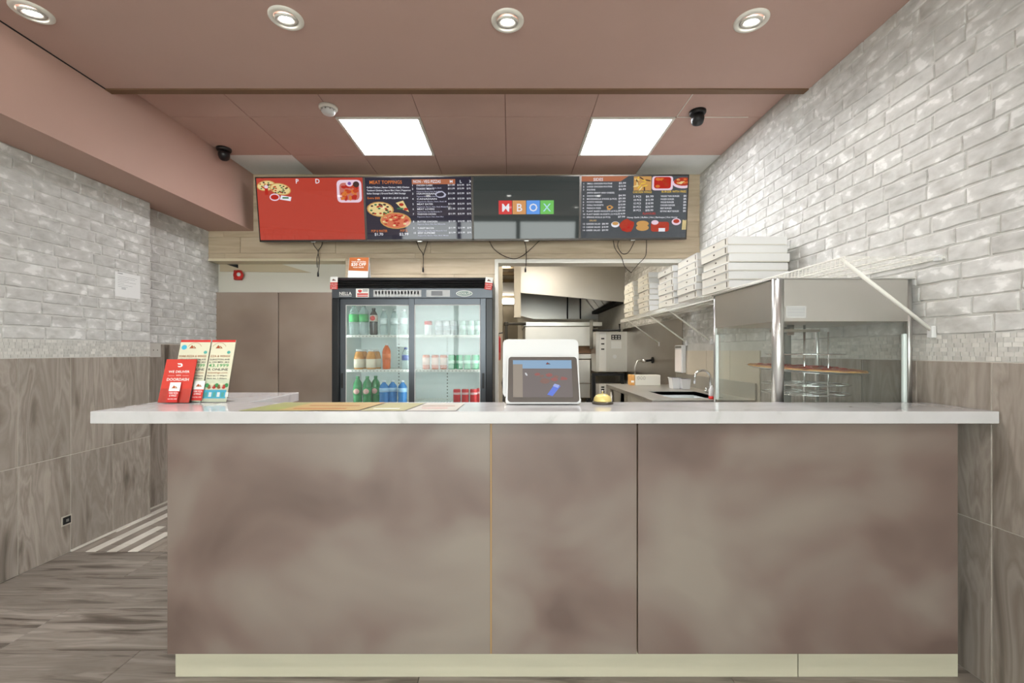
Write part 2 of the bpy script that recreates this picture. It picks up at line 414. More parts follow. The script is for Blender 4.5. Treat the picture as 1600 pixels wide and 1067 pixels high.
# wall tiles: 0.30 x 0.61 in two rows
def walltiles(wall, X, side, ys, zs, m=M_walltile, g=.002, t=.006):
    a, b = (X, X + side * t) if side > 0 else (X + side * t, X)
    for (y0, y1) in ys:
        for (z0, z1) in zs: tile(wall, a, b, y0 + g, y1 - g, z0 + g, z1 - g, m, 'wall_tile')
zrows = [(0, .605), (.605, 1.215)]
MB().box(XL, XL + .003, YF, 3.36, 0, 1.215).build('grout', M_grout, wl)
MB().box(XL2, XL2 + .003, 3.36, 4.3, 0, 1.315).build('grout', M_grout, wl2)
MB().box(XR - .003, XR, YF, 3.12, 0, 1.215).build('grout', M_grout, wr)
e = [2.455 + .295 * k for k in range(-17, 4)]
walltiles(wl, XL, 1, [(max(a, YF), min(a + .295, 3.36)) for a in e if a + .295 > YF], zrows)
walltiles(wl2, XL2, 1, [(3.36, 3.62), (3.62, 3.92), (3.92, 4.22)], [(0, .7), (.7, 1.31)])
e = [1.632 + .302 * k for k in range(-14, 5)]
walltiles(wr, XR, -1, [(max(a, YF), a + .302) for a in e if a + .302 > YF], zrows)
def mosaic(wall, X, side, y0, y1, z0, rows):
    mb = MB(); r = random.Random(3)
    for k in range(rows):
        y = y0 - r.uniform(0, .03)
        while y < y1:
            L = r.choice([.02, .028, .034, .034]); a, b = max(y, y0), min(y + L, y1)
            if b - a > .004: mb.box(X, X + side * r.uniform(.0015, .002), a + .001, b - .001, z0 + k * .0175 + .001, z0 + (k + 1) * .0175 - .001)
            y += L
    mb.build('mosaic_band', M_mosaic, wall, kind='stuff')
mosaic(wl, XL, 1, YF, 3.355, 1.218, 6)
mosaic(wr, XR, -1, YF, 3.12, 1.218, 6)
# kitchen part of the same wall: beige tiles, then a stainless sheet
for k in range(5):
    for z0 in (0.0, .42, .84): tile(wr, XR - .008, XR, 3.145 + k * .43 + .002, 3.145 + (k + 1) * .43 - .002, z0 + .002, z0 + .418, M_ktile, 'wall_tile')
tag(MB().box(XR - .012, XR, 4.55, 6.95, .80, 1.60).build('steel_sheet', M_steeld, wr), 'brushed stainless sheet')

# back wall between doorway and kitchen opening, and the plank-clad bulkhead over everything
wb = solid('wall_back', (-1.56, -0.13, YB + .012, YB + .16, 0, 2.118), M_beige, 'pale wood clad partition behind the drinks fridge', 'wall')
bh = solid('trim_1', (XL2, XR, YB + .012, YB + .16, 2.118, 2.93), M_beige, 'pale wood clad bulkhead behind the menu screens', 'bulkhead')
def planks(parent, x0, x1, z0, z1, seed):
    r = random.Random(seed); z = z1; k = 0
    while z > z0 + .01:
        a = max(z - .15, z0); x = x0 - r.uniform(0, .8)
        while x < x1:
            p, q = max(x, x0), min(x + .9, x1)
            if q - p > .01: tile(parent, p + .0007, q - .0007, YB, YB + .012, a + .0007, z - .0007, M_plank, 'plank', .0012)
            x += .9
        z -= .15; k += 1
planks(bh, XL2, XR, 2.13, 2.93, 5); planks(wb, -1.56, -.13, 0, 2.13, 8)
# doorway strip, far wall, doors
solid('trim_2', (XL2, -1.56, YB - .004, YB + .16, 2.106, 2.13), mat('pale_trim', (214, 202, 176), .5), 'pale strip under the bulkhead over the brown doors', 'trim')
wn = solid('wall_back', (XL2 - .1, -1.40, 4.30, 4.42, 0, 2.14), M_wall, 'white wall strip above the brown doors', 'wall')
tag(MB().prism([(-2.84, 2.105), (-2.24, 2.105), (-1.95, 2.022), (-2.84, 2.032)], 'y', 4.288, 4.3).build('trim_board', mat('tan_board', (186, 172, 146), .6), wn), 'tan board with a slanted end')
for n_, (x0, x1) in enumerate((((332 - VX) * 4.28 / F, -2.258), (-2.25, -1.57))):
    d = MB().box(x0 + (.03 if n_ == 0 else 0), x1, 4.262, 4.298, .01, 1.825, bev=.003).build('door_%d' % (n_ + 1), M_lam2, org=((x0 + x1) / 2, 4.28, 0.01))
    tag(d, ['brown laminate door leaf next to the brick wall', 'brown laminate door leaf next to the drinks fridge'][n_], 'door', kind='structure')
    if n_ == 0:
        tag(MB().box(x0 - .02, x0 + .028, 4.25, 4.30, 0, 1.835, bev=.003).build('door_frame', M_brown, d), 'darker brown jamb')
        tag(MB().box(x0 + .012, x0 + .034, 4.232, 4.262, 1.66, 1.80, bev=.006).build('door_handle', M_plw, d), 'white pull handle')
# ceilings
cl = solid('ceiling', (-3.0, 2.0, 2.62, 4.5, 2.932, 3.05), M_gap, 'higher tiled ceiling above the counter work area', 'ceiling')
xs = [XI, -1.862, -1.252, -.642, -.033, .577, 1.186, XR]; ysr = [2.62, 3.13, 3.74, YB]
M_ctw = mat('white_ceiling_tile', (222, 224, 222), .7, noise=.02, nscale=30)
for i in range(7):
    for j in range(3):
        if j == 1 and i in (2, 5): continue
        whi = j == 2 and i in (0, 6)
        o = tile(cl, xs[i] + .002, xs[i + 1] - .002, ysr[j] + .002, ysr[j + 1] - .002, 2.925, 2.934, M_ctw if whi else M_paint2, 'ceiling_tile')
        if whi: o['label'] = 'unpainted white ceiling tile'
tag(MB().box(1.184, 1.190, 2.66, 3.12, 2.9225, 2.926).box(1.19, 1.70, 3.127, 3.133, 2.9225, 2.926).build('grid_bar', M_white, cl), 'unpainted white edge of the grid')
cf = solid('ceiling', (XI, XR, YF, 2.645, 2.83, 3.05), M_paint, 'lower brown painted ceiling with four round downlights', 'ceiling')
solid('trim_3', (XI, XR - .01, 2.628, 2.675, 2.822, 2.832), M_brown, 'dark brown strip along the edge of the lower ceiling', 'trim')
so = solid('trim_4', (XL2 - .1, XI, YF, YB, 2.39, 3.0), mat('soffit_paint', (182, 150, 138), .75, noise=.02, nscale=3), 'brown painted box soffit running along the brick wall', 'soffit')
MB().box(XI, XI + .004, YF, 2.645, 2.824, 2.832).build('joint', M_blackm, so)
solid('trim_5', (XR - .012, XR, YB - .02, YB + .16, 0, .001), M_white)
bpy.data.objects.remove(bpy.data.objects['trim_5'])

# kitchen opening: white frame, far room
solid('trim_5', (-.145, 1.62, YB - .014, YB + .16, 2.085, 2.12), M_white, 'white lining strip over the kitchen opening', 'trim')
solid('trim_6', (-.145, -.112, YB - .014, YB + .16, 0, 2.085), M_white, 'white lining strip beside the drinks fridge at the kitchen opening', 'trim')
solid('wall_back', (-1.5, XR, YK, YK + .1, 0, 3.0), M_beige, 'beige far wall at the very end of the kitchen', 'wall')
solid('wall_left', (-1.6, -1.5, 4.42, YK, 0, 3.0), M_beige, 'beige kitchen wall hidden behind the partition', 'wall')
kc = solid('ceiling', (-1.6, 2.0, 4.31, YK + .1, 2.76, 2.9), M_beige, 'beige kitchen ceiling seen through the opening', 'ceiling')
for k, yy in enumerate((7.7, 8.35, 9.2)):
    MB().box(-1.5, .35, yy, yy + .12, 2.70, 2.76, bev=.01).build('ceiling_beam', mat('tan_beam', (160, 142, 116), .7), kc)
kl = solid('trim_7', (.06, .16, 6.6, 6.7, 1.76, 2.76), M_beige, 'pale corner post left of the stainless hood', 'post')

# shop front behind the camera: piers, sill, header, framed windows
wf = solid('wall_front', (-3.0, 2.0, YF - .2, YF, 2.75, 3.05), M_wall, 'header wall over the shop windows behind the viewer', 'wall')
MB().box(-3.0, -2.6, YF - .2, YF, 0, 2.75).box(1.6, 2.0, YF - .2, YF, 0, 2.75).box(-2.6, 1.6, YF - .2, YF, 0, .25).build('pier', M_wall, wf)
for n_, (a, b) in enumerate(((-2.6, -1.2), (-1.2, .2), (.2, 1.6))):
    wi = MB().box(a, a + .05, YF - .12, YF - .06, .25, 2.75).box(b - .05, b, YF - .12, YF - .06, .25, 2.75).box(a, b, YF - .12, YF - .06, .25, .30).box(a, b, YF - .12, YF - .06, 2.70, 2.75).build('window_%d' % (n_ + 1), M_dark)
    tag(wi, 'shop window frame number %s of the storefront behind the viewer' % 'one two three'.split()[n_], 'window', kind='structure')
    MB().box(a + .05, b - .05, YF - .095, YF - .089, .30, 2.70).build('pane', glass_mat('shop_glass', (245, 250, 248), .04), wi)
tag(solid('floor', (-12, 12, -16, YF - .2, -.14, -.02), mat('pavement', (216, 214, 208), .9), 'grey pavement outside the shop windows', 'pavement'), kind='structure')

# ---------------------------------------------------------------- ceiling fixtures
for n_, (i, lab) in enumerate(((2, 'square light panel in the tiled ceiling above the two leftmost screens'), (5, 'square light panel in the tiled ceiling beside the dome camera near the brick wall'))):
    x0, x1 = xs[i], xs[i + 1]
    t = thing('ceiling_light', lab, 'ceiling light', ((x0 + x1) / 2, 3.435, 2.925), 'square ceiling light panels')
    fr = MB()
    for b in ((x0 + .002, x1 - .002, 3.132, 3.152), (x0 + .002, x1 - .002, 3.718, 3.738), (x0 + .002, x0 + .022, 3.152, 3.718), (x1 - .022, x1 - .002, 3.152, 3.718)): fr.box(*b, 2.918, 2.934)
    fr.build('frame', M_white, t); MB().box(x0 + .022, x1 - .022, 3.152, 3.718, 2.922, 2.932).build('diffuser', M_panel, t)
    dummy = None
M_ringg = mat('lamp_ring_grey', (196, 194, 188), .35)
def downlight(X, d, lab):
    z = 2.83
    t = thing('downlight', lab, 'downlight', (X, d, z), 'round ceiling downlights')
    MB().lathe([(.078, 0), (.078, -.004), (.072, -.009), (.056, -.010), (.052, -.002), (.052, 0)], (X, d, z), 32, caps=False).build('trim_ring', M_white, t)
    tl = Matrix.Rotation(math.radians(12), 3, 'X').to_4x4()
    MB().lathe([(.050, 0), (.050, -.007), (.044, -.011), (.030, -.004), (.028, 0)], (X, d, z - .003), 28, M=tl, caps=False).build('gimbal_ring', M_ringg, t)
    MB().lathe([(.0285, -.003), (.024, -.007), (.0, -.009)], (X, d, z - .003), 24, M=tl).build('lens', M_lens, t)
    l = bpy.data.lights.new('downlight_lamp', 'AREA'); l.shape = 'DISK'; l.size = .06; l.energy = LAMP_W; l.spread = math.radians(95 if X < -2 else 140); l.color = (1, .98, .97)
    o = bpy.data.objects.new('downlight_lamp', l); C.objects.link(o); o.parent = t; o.location = (0, 0, -.016); o.rotation_euler = (0, -.5 if X < -2 else 0, 0)
for px, py, lab in ((50, 18, 'outermost round white downlight, next to the brown soffit'), (447, 28, 'second round white downlight from the brown soffit'), (793, 32, 'third round white downlight from the brown soffit, above the kitchen opening side'), (1174, 32, 'round white downlight nearest the brick wall with the wire shelf')):
    d = (2.83 - H) * F / (VY - py); downlight((px - VX) * d / F, d, lab)
for yy, w1 in ((.1, 'behind the viewer'),):  # unseen extra row, added to light the side walls, floor and counter front
    for k, xx in enumerate((-2.2, -1.05, 0, 1.15)): downlight(xx, yy, 'added unseen round white downlight %s, %s from the brown soffit' % (w1, 'first second third fourth'.split()[k]))
X, Y = -1.244, 3.0
t = thing('smoke_detector', 'white dome smoke detector on the brown tiled ceiling', 'smoke detector', (X, Y, 2.925))
MB().lathe([(.062, 0), (.062, -.012), (.055, -.018), (.050, -.020)], (X, Y, 2.925), 28).build('base', M_white, t)
MB().lathe([(.046, -.020), (.046, -.034), (.036, -.048), (.014, -.052), (0, -.052)], (X, Y, 2.925), 24).build('sensor_head', M_plw, t)
mb = MB()
for k in range(10): a = k * PI / 5; mb.box(-.004, .004, .044, .0475, -.033, -.024, M=Matrix.Translation((X, Y, 2.925)) @ Matrix.Rotation(a, 4, 'Z'))
mb.build('vent_slot', M_plg, t)
def dome(px, py, lab, rz):
    d = (2.925 - H) * F / (VY - py); X = (px - VX) * d / F
    if X < XI + .07: X = XI + .07
    t = thing('security_camera', lab, 'security camera', (X, d, 2.925), 'black dome cameras')
    MB().lathe([(.056, 0), (.056, -.014), (.050, -.024), (.046, -.026)], (X, d, 2.925), 28).build('mount', M_black, t)
    T = Matrix.Rotation(rz, 4, 'Z') @ Matrix.Rotation(math.radians(55), 4, 'X')
    mb = MB()
    prof = [(0.0, .044)] + [(.044 * math.sin(a * PI / 12), .044 * math.cos(a * PI / 12)) for a in range(1, 8)] + [(.040, -.026), (.036, -.034), (.030, -.036)]
    mb.lathe(prof, (X, d, 2.925 - .052), 24, M=T.to_3x3()).build('camera_ball', M_black, t)
    MB().lathe([(.029, -.0365), (.024, -.034), (.010, -.031), (0, -.030)], (X, d, 2.925 - .052), 20, M=T.to_3x3()).build('lens', mat('camera_lens', (60, 62, 66), .08, .3), t)
dome(350, 232, 'black dome camera beside the brown soffit and the white ceiling tile', .4)
dome(1090, 174, 'black dome camera near the white brick wall, above the last menu screen', -.3)
t = thing('fire_alarm', 'red round fire alarm on the white wall above the brown doors', 'fire alarm', (-2.64, 4.299, 2.0))
cc = at(372, 430, 4.27)
MB().box(cc.x - .042, cc.x + .03, 4.262, 4.299, cc.z - .045, cc.z + .05, bev=.008).build('back_box', M_redp, t)
MB().lathe([(.048, 4.262), (.048, 4.25), (.036, 4.236), (.0, 4.232)], (cc.x + .012, 0, cc.z), 24, 'y').build('bell', M_redp, t)
MB().lathe([(.02, 4.236), (.018, 4.229), (0, 4.228)], (cc.x + .028, 0, cc.z + .002), 16, 'y').build('strobe', M_plw, t)
t = MB().prism([(-2.76, 2.098), (-2.66, 2.098), (-2.66, 2.065)], 'y', 4.27, 4.299).build('wall_bracket', M_blackm, org=(-2.7, 4.299, 2.07)); tag(t, 'small black bracket on the tan board above the fire alarm', 'bracket')

# ---------------------------------------------------------------- small items on the brick wall
t = thing('wall_notice', 'white printed notice sheet taped to the brick wall', 'notice', (XL, 3.155, 1.635))
MB().box(XL + .0075, XL + .0085, 3.054, 3.262, 1.64, 1.812).build('sheet', mat('notice_paper', (228, 228, 226), .7), t)
ML = Matrix(((0, 0, 1, XL + .0088), (1, 0, 0, 3.054), (0, 1, 0, 1.812), (0, 0, 0, 1)))
M_ink = mat('grey_ink', (120, 120, 122), .8); fp = Flat(ML, .0002)
fp.rect(.02, -.012, .06, -.007, M_ink)
for k in range(7): fp.rect(.02, -.03 - k * .012, .02 + [.16, .14, .09, .15, .05, .12, .08][k], -.0285 - k * .012, M_ink, False)
fp.rect(.05, -.12, .085, -.105, mat('pale_ink', (196, 196, 196), .8), False)
fp.build('print', t)
t = thing('outlet_plate', 'pale blank wall plate where the mosaic band ends', 'wall plate', (XL2, 3.52, 1.21))
MB().box(XL2 + .006, XL2 + .013, 3.462, 3.575, 1.205, 1.318, bev=.002).build('plate', mat('plate_plastic', (196, 192, 184), .5), t)
for yy in (3.50, 3.54): MB().lathe([(.005, 0), (.005, .002)], (XL2 + .012, yy, 1.262), 10, 'x').build('screw', M_plg, t)
t = thing('floor_socket', 'small black uncovered socket low on the grey wall tiles', 'socket', (XL, 2.72, .18))
MB().box(XL + .005, XL + .010, 2.690, 2.752, .175, .235, bev=.001).build('cover', mat('socket_pale', (180, 172, 160), .5), t)
MB().box(XL + .008, XL + .014, 2.696, 2.742, .185, .228, bev=.001).build('socket_box', M_blackm, t)
MB().box(XL + .013, XL + .016, 2.712, 2.728, .198, .214).build('contact', M_plg, t)

# ---------------------------------------------------------------- the counter
YP = 1.64; ZT = 1.035
sc_ = thing('service_counter', 'brown stone-look laminate service counter under the white worktop', 'counter', (.2, 1.8, 0))
xp = [(-1.283, (766 - VX) * YP / F), ((768.5 - VX) * YP / F, (995 - VX) * YP / F), ((997 - VX) * YP / F, 1.676)]
for k, (a, b) in enumerate(xp):
    tag(MB().box(a, b, YP, YP + .018, .122, ZT - .047, bev=.0012, seg=1).build('front_panel', M_lam, sc_))
    o = sc_.children[-1]
MB().box(xp[0][1], xp[1][0], YP + .002, YP + .019, .122, ZT - .047).build('seam_strip', mat('seam_tan', (150, 120, 80), .5), sc_)
MB().box(-1.279, 1.672, YP + .019, 1.86, .12, ZT - .045).build('carcass', mat('carcass_tan', (176, 146, 96), .6), sc_)
for a in (-1.283, 1.672): MB().box(a, a + .004, YP + .018, 1.86, .122, ZT - .047).build('side_panel', M_lam, sc_)
MB().box(-1.283, 1.676, 1.86, 1.875, .122, ZT - .047).build('back_panel', M_lam, sc_)
YK_ = 1.688
for a, b in (((274 - VX) * YK_ / F, 1.107), (1.111, (1497 - VX) * YK_ / F)):
    MB().box(a, b, YK_, YK_ + .016, 0.001, .121, bev=.001, seg=1).build('kick_board', M_kick, sc_)
MB().box(-1.27, 1.66, YK_ + .017, 1.85, 0.001, .119).build('plinth', M_kick, sc_)
# L-shaped worktop
YW = 1.603; YWB = 1.895
wt = thing('worktop', 'white veined quartz worktop running along the counter and turning back towards the brown doors', 'worktop', (0, 1.75, ZT))
L = [(-1.537, YW), (1.79, YW), (1.79, YWB), (-1.127, YWB), (-1.127, 2.34), (-1.537, 2.34)]
bm = bmesh.new(); vs = [bm.verts.new((x, y, ZT - .045)) for x, y in L]; f = bm.faces.new(vs)
ex = bmesh.ops.extrude_face_region(bm, geom=[f]); bmesh.ops.translate(bm, vec=(0, 0, .045), verts=[v for v in ex['geom'] if isinstance(v, bmesh.types.BMVert)])
bmesh.ops.recalc_face_normals(bm, faces=bm.faces); bmesh.ops.bevel(bm, geom=list(bm.edges), offset=.003, segments=2, affect='EDGES', profile=.5)
mb = MB(); bm.verts.index_update()
for v in bm.verts: mb.v.append(v.co.copy())
for f in bm.faces: mb.face([v.index for v in f.verts])
bm.free(); mb.build('slab', M_quartz, wt)
rb = thing('return_counter', 'brown laminate base under the short worktop leg near the brick wall', 'counter base', (-1.2, 2.1, 0))
MB().box(-1.27, -1.15, 1.885, 2.30, .002, ZT - .047, bev=.002, seg=1).build('panel', M_lam, rb)
# lower work counter behind
lc = thing('work_counter', 'lower work counter behind the white worktop carrying the pizza warmer', 'counter', (.3, 2.2, 0))
MB().box(-1.12, 1.79, 1.90, 2.60, .83, .86, bev=.003).build('top', M_steel2, lc)
MB().box(-1.10, 1.78, 1.90, 2.55, .10, .829).build('body', M_lam, lc)
for k in range(4): MB().box(-1.09 + k * .72, -1.09 + k * .72 + .70, 2.551, 2.569, .12, .82, bev=.002).build('cabinet_door', M_lam2, lc)
MB().box(-1.10, 1.78, 1.90, 2.50, .001, .10).build('plinth', M_kick, lc)

# ---------------------------------------------------------------- wall-mounted screens
def em(key, c, s=1.0): return mat('screen_' + key, (8, 8, 8), .04, emit=s, ecol=c, spec=.5)
S_red = em('red', (190, 70, 55), .85); S_navy = em('navy', (46, 44, 58), .9); S_grey = em('slate', (72, 76, 80), 1); S_off = em('standby', (62, 68, 66), .8)
S_w = em('white', (225, 225, 232)); S_org = em('orange', (206, 116, 52)); S_yel = em('yellow', (222, 184, 70)); S_rd2 = em('deepred', (176, 40, 30)); S_pink = em('pink', (226, 200, 214))
S_grn = em('green', (60, 110, 70)); S_tan = em('tan', (206, 172, 112)); S_hdr = em('header', (170, 104, 74)); S_dim = em('dimwhite', (176, 176, 196)); S_teal = em('teal', (70, 120, 110))
FM = {'crust': em('crust', (196, 148, 84)), 'cheese': em('cheese', (222, 200, 140)), 'sauce': em('sauce', (170, 52, 30)), 'olive': em('olive', (70, 50, 44)), 'green': S_grn}
TW = .968; THh = .565
def screen(x0px, ytl, ytr, ybl, lab, face, kx=1.0):
    d = 3.94; X0 = (x0px - VX) * d / F
    zt = H + (VY - ytl) * (d - .03) / F; sl = (ytl - ytr) * d / F
    tilt = math.radians(7); roll = math.atan2(sl, TW)
    Mx = Matrix.Translation((X0, d - .035, zt)) @ Matrix.Rotation(-roll, 4, 'Y') @ Matrix.Rotation(tilt, 4, 'X')
    t = thing('menu_screen', lab, 'television', (X0 + TW / 2, d + .1, zt - THh / 2), 'row of menu screens')
    b = .010
    mb = MB(); mb.box(0.001, TW - .001, 0, .035, -THh, 0, bev=.003, M=Mx); mb.build('housing', M_black, t)
    mb = MB()
    for q in ((0.001, TW - .001, -b, 0), (0.001, TW - .001, -THh, -THh + b + .006), (0.001, b, -THh, 0), (TW - b, TW - .001, -THh, 0)): mb.box(q[0], q[1], -.004, .002, q[2], q[3], M=Mx)
    mb.build('bezel', mat('screen_bezel', (60, 56, 52), .35, .5), t)
    mb = MB(); mb.box(TW / 2 - .02, TW / 2 + .02, -.003, .02, -THh - .008, -THh + .001, bev=.002, M=Mx); mb.build('sensor', M_alu, t)
    mb = MB(); mb.box(b, TW - b, -.001, .001, -THh + b + .006, -b, M=Mx); sf = mb.build('screen', face, t)
    mb = MB(); mb.box(.25, .70, .035, .262, -.40, -.15, M=Mx); mb.build('wall_mount', M_blackm, t)
    MF = Mx @ Matrix(((kx, 0, 0, b), (0, 0, -1, -.0012), (0, 1, 0, -b), (0, 0, 0, 1)))
    fl_ = Flat(MF, .00035); fl_.xmax = (TW - 2 * b - .002) / kx
    return t, fl_, TW - 2 * b, THh - 2 * b - .006
# screen one: red with a pizza pile and a tray of wings
t, fp, w_, h_ = screen(402, 277, 276, 375, 'red screen at the soffit end showing wings and small pizzas', S_red)
pz(fp, .085, -.065, .085, .045, FM, .1, 20); pz(fp, .21, -.095, .095, .05, FM, -.2, 22)
fp.rect(.07, -.145, .10, -.075, S_rd2); fp.disc(.085, -.075, .018, .014, S_pink); fp.disc(.155, -.165, .046, .032, S_pink); fp.disc(.155, -.165, .036, .022, S_rd2)
fp.poly([(.20, -.185), (.215, -.15), (.305, -.165), (.295, -.20)], S_w); fp.rect(.225, -.178, .28, -.165, S_grn)
fp.text('P', .35, -.048, .040, S_w); fp.text('D', .525, -.048, .040, S_w)
fp.rrect(.715, -.215, .935, -.02, .035, S_pink); fp.rrect(.738, -.195, .915, -.045, .035, em('tray', (190, 110, 100)))
for k in range(26): fp.disc(R.uniform(.76, .895), R.uniform(-.18, -.065), .024, .013, [S_org, S_rd2, em('wing', (186, 66, 36))][k % 3], 8, up=k % 4 == 0, rot=R.uniform(0, 3))
fp.disc(.83, -.052, .032, .026, S_pink); fp.disc(.83, -.052, .016, .014, em('violet', (120, 80, 150))); fp.disc(.89, -.06, .028, .026, FM['olive'])
fp.build('picture', t)
# screen two: meat toppings and pizza list
t, fp, w_, h_ = screen(570, 276, 275, 375, 'dark menu screen with two pizzas pictured, second from the soffit', S_navy, 1.12)
fp.text('MEAT TOPPINGS', .035, -.055, .030, S_org, .26)
for k, s in enumerate(('Grilled Chicken | Bacon Chicken | BBQ Chicken', 'Tandoori Chicken | Bacon Bits | Ham | Pepperoni', 'Italian Sausage | Ground Beef | Mild Sausage')): fp.text(s, .012, -.092 - k * .026, .015, S_w, [.34, .35, .31][k])
fp.text('Extra $$$', .014, -.185, .018, S_org, .10); fp.text('M $1.99 L $2.49 XL $2.99', .14, -.185, .016, S_w, .20)
pz(fp, .115, -.275, .108, .066, FM, -.08, 26); 
fp.poly([(.24, -.22), (.30, -.20), (.345, -.30), (.29, -.275)], FM['cheese']); fp.disc(.285, -.235, .02, .014, FM['sauce'], 8); fp.disc(.32, -.275, .018, .012, S_rd2, 8); fp.disc(.275, -.27, .03, .008, S_grn, 8)
pz(fp, .235, -.375, .125, .072, {**FM, 'cheese': em('redcheese', (206, 110, 78))}, -.05, 30, [S_rd2, FM['sauce'], FM['cheese']])
fp.text('POP & WATER', .035, -.475, .022, S_org, .13); fp.text('$1.70', .06, -.505, .024, S_w, .07); fp.text('POP 2L', .27, -.472, .020, S_org, .06); fp.text('$2.99', .26, -.505, .024, S_w, .075)
fp.rect(.375, -.062, .72, -.018, S_hdr); fp.text('NON - VEG PIZZAS', .385, -.05, .026, S_w, .22, up=True)
for x, s in ((.675, 'M'), (.755, 'L'), (.83, 'XL')): fp.text(s, x, -.05, .024, S_w)
names = ['CHICKEN CLASSIC', 'CLASSIC MEATS', 'HAWAIIAN', 'CANADIAN', 'MEAT EATER', 'MEAT LOVERS', 'TANDOORI CHICKEN', 'BUTTER CHICKEN', 'TURKEY BACON', 'BEEF SUPREME']
ys_ = [-.078, -.108, -.150, -.195, -.240, -.283, -.327, -.392, -.450, -.492]
for k in range(10):
    fp.text(str(k + 1), .374, ys_[k], .016, S_w); fp.text(names[k], .41, ys_[k], .015, S_w, .13 + .01 * (k % 4))
    fp.text('Pepperoni, Bacon, Ham, Beef, Mozzarella, Chicken'[:28 + (k * 7) % 19], .41, ys_[k] - .021, .011, S_dim, .20 + .012 * (k % 5))
    for x, p in ((.66, '$11.99'), (.735, '$15.99'), (.81, '$19.99')): fp.text(p, x, ys_[k] + .002, .015, S_w, .055)
fp.lay -= 1; fp.disc(.60, -.15, .04, .03, S_dim, 10, jag=.2); fp.disc(.60, -.152, .028, .02, S_navy, 10, jag=.2)
fp.build('picture', t)
# screen three: standby with the four coloured letter squares
t, fp, w_, h_ = screen(738, 275, 274, 374, 'screen with four coloured letter squares on a grey ground', S_off)
sq = [(em('sq_red', (206, 60, 60)), 'M'), (em('sq_org', (206, 148, 92)), 'B'), (em('sq_blue', (92, 150, 226)), 'O'), (em('sq_grn', (110, 190, 92)), 'X')]
for k, (m_, s) in enumerate(sq):
    x = .225 + k * .125; fp.rect(x, -.325, x + .12, -.205, m_, k == 0); fp.text(s, x + .06, -.300, .070, S_w if k < 3 else em('ltblue', (170, 215, 220)), align='c')
fp.build('picture', t)
# screen four: sides, wings and burgers
t, fp, w_, h_ = screen(906, 274, 273, 374, 'slate menu screen with wings and burgers pictured, nearest the white brick wall', S_grey, 1.165)
fp.poly([(0, 0), (.36, 0), (.30, -.045), (0, -.045)], S_hdr); fp.text('SIDES', .09, -.04, .026, S_w, .075, up=True)
it = ['SMALL CHICKEN POUTINE', 'LARGE CHICKEN POUTINE', 'POUTINE', '(WITH GRAVY AND CHEESE)', 'ONION RINGS', 'MOZZARELLA STICKS (6 PCS)', 'POTATO WEDGES', 'CHILLI NUGGETS', 'FRENCH FRIES', 'PLANT BASED NUGGETS (6 PCS)', 'PLANT BASED NUGGETS (12 PCS)', 'SPRING ROLLS (6 PCS)']
pr = ['$5.99', '$10.99', '$6.99', '', '$4.99', '$9.99', '$7.99', '$10.99', '$7.99', '$9.99', '$14.99', '$7.99']
for k, s in enumerate(it):
    y_ = -.070 - k * .0265
    if k != 3: fp.text(str(k + 1 if k < 3 else k), .012, y_, .014, S_w); fp.text(pr[k], .285, y_ + .002, .016, S_w, .055)
    fp.text(s, .042, y_, .0135, S_w, min(.24, .0092 * len(s)))
fp.text('SALAD', .065, -.39, .014, S_tan, .055)
for k, (s, p) in enumerate((('GARDEN SALAD', '$8.99'), ('CAESAR SALAD', '$10.99'), ('GREEK SALAD', '$9.99'))): fp.text(str(12 + k), .012, -.42 - k * .028, .014, S_w); fp.text(s, .04, -.42 - k * .028, .014, S_w, .11); fp.text(p, .162, -.42 - k * .028, .015, S_w, .05)
fp.text('CHICKEN WINGS', .395, -.148, .019, S_yel, .145); fp.text('BURGER WITH FRIES', .615, -.145, .019, S_yel, .19)
for k, (a, b) in enumerate((('5 PCS', '$6.99'), ('10 PCS', '$12.99'), ('15 PCS', '$18.99'), ('20 PCS', '$24.99'), ('30 PCS', '$35.99'))): fp.text(a, .40, -.185 - k * .030, .017, S_w, .06); fp.text(b, .495, -.185 - k * .030, .018, S_w, .06)
for k, s in enumerate(('VEGGIE THIN BURGER', 'PANEER BURGER', 'VEGGIE BURGER', 'CHICKEN BURGER', 'BEEF BURGER', 'BEYOND MEAT BURGER')): fp.text(s, .61, -.182 - k * .0262, .0145, S_w, .008 * len(s)); fp.text('$8.99', .785, -.181 - k * .0262, .016, S_w, .045)
fp.text('FLAVOURS', .475, -.335, .020, em('warnred', (190, 60, 50)), .10)
fp.text('Honey Garlic | Buffalo | Hot | Barbeque | Hot Honey', .355, -.365, .014, S_w, .39)
fp.rect(.40, -.125, .535, -.004, FM['crust'])
for k in range(14): x, y_ = R.uniform(.41, .51), R.uniform(-.11, -.02); fp.disc(x, y_, .024, .006, [FM['cheese'], S_yel, FM['olive']][k % 3], 6, up=k % 5 == 0, rot=R.uniform(0, 3))
fp.rrect(.54, -.125, .70, -.004, .02, S_pink); fp.rrect(.555, -.11, .685, -.01, .02, S_rd2)
for k in range(8): fp.disc(R.uniform(.575, .67), R.uniform(-.095, -.025), .018, .013, [S_org, FM['sauce']][k % 2], 8, up=k % 4 == 0)
fp.disc(.78, -.065, .085, .045, S_pink); fp.disc(.78, -.052, .075, .036, FM['sauce'])
for k in range(10): fp.disc(R.uniform(.73, .84), R.uniform(-.07, -.03), .013, .009, [FM['cheese'], S_org][k % 2], 7, up=k % 5 == 0)
fp.disc(.218, -.27, .03, .022, FM['crust'], 9, jag=.3); fp.disc(.218, -.27, .012, .009, S_grey, 8)
fp.disc(.265, -.42, .032, .026, S_w); fp.disc(.265, -.412, .025, .015, FM['crust'])
fp.disc(.355, -.43, .055, .055, FM['sauce'], 12, jag=.15)
for k in range(6): fp.disc(R.uniform(.32, .39), R.uniform(-.47, -.40), .016, .012, S_rd2, 7, up=k == 0)
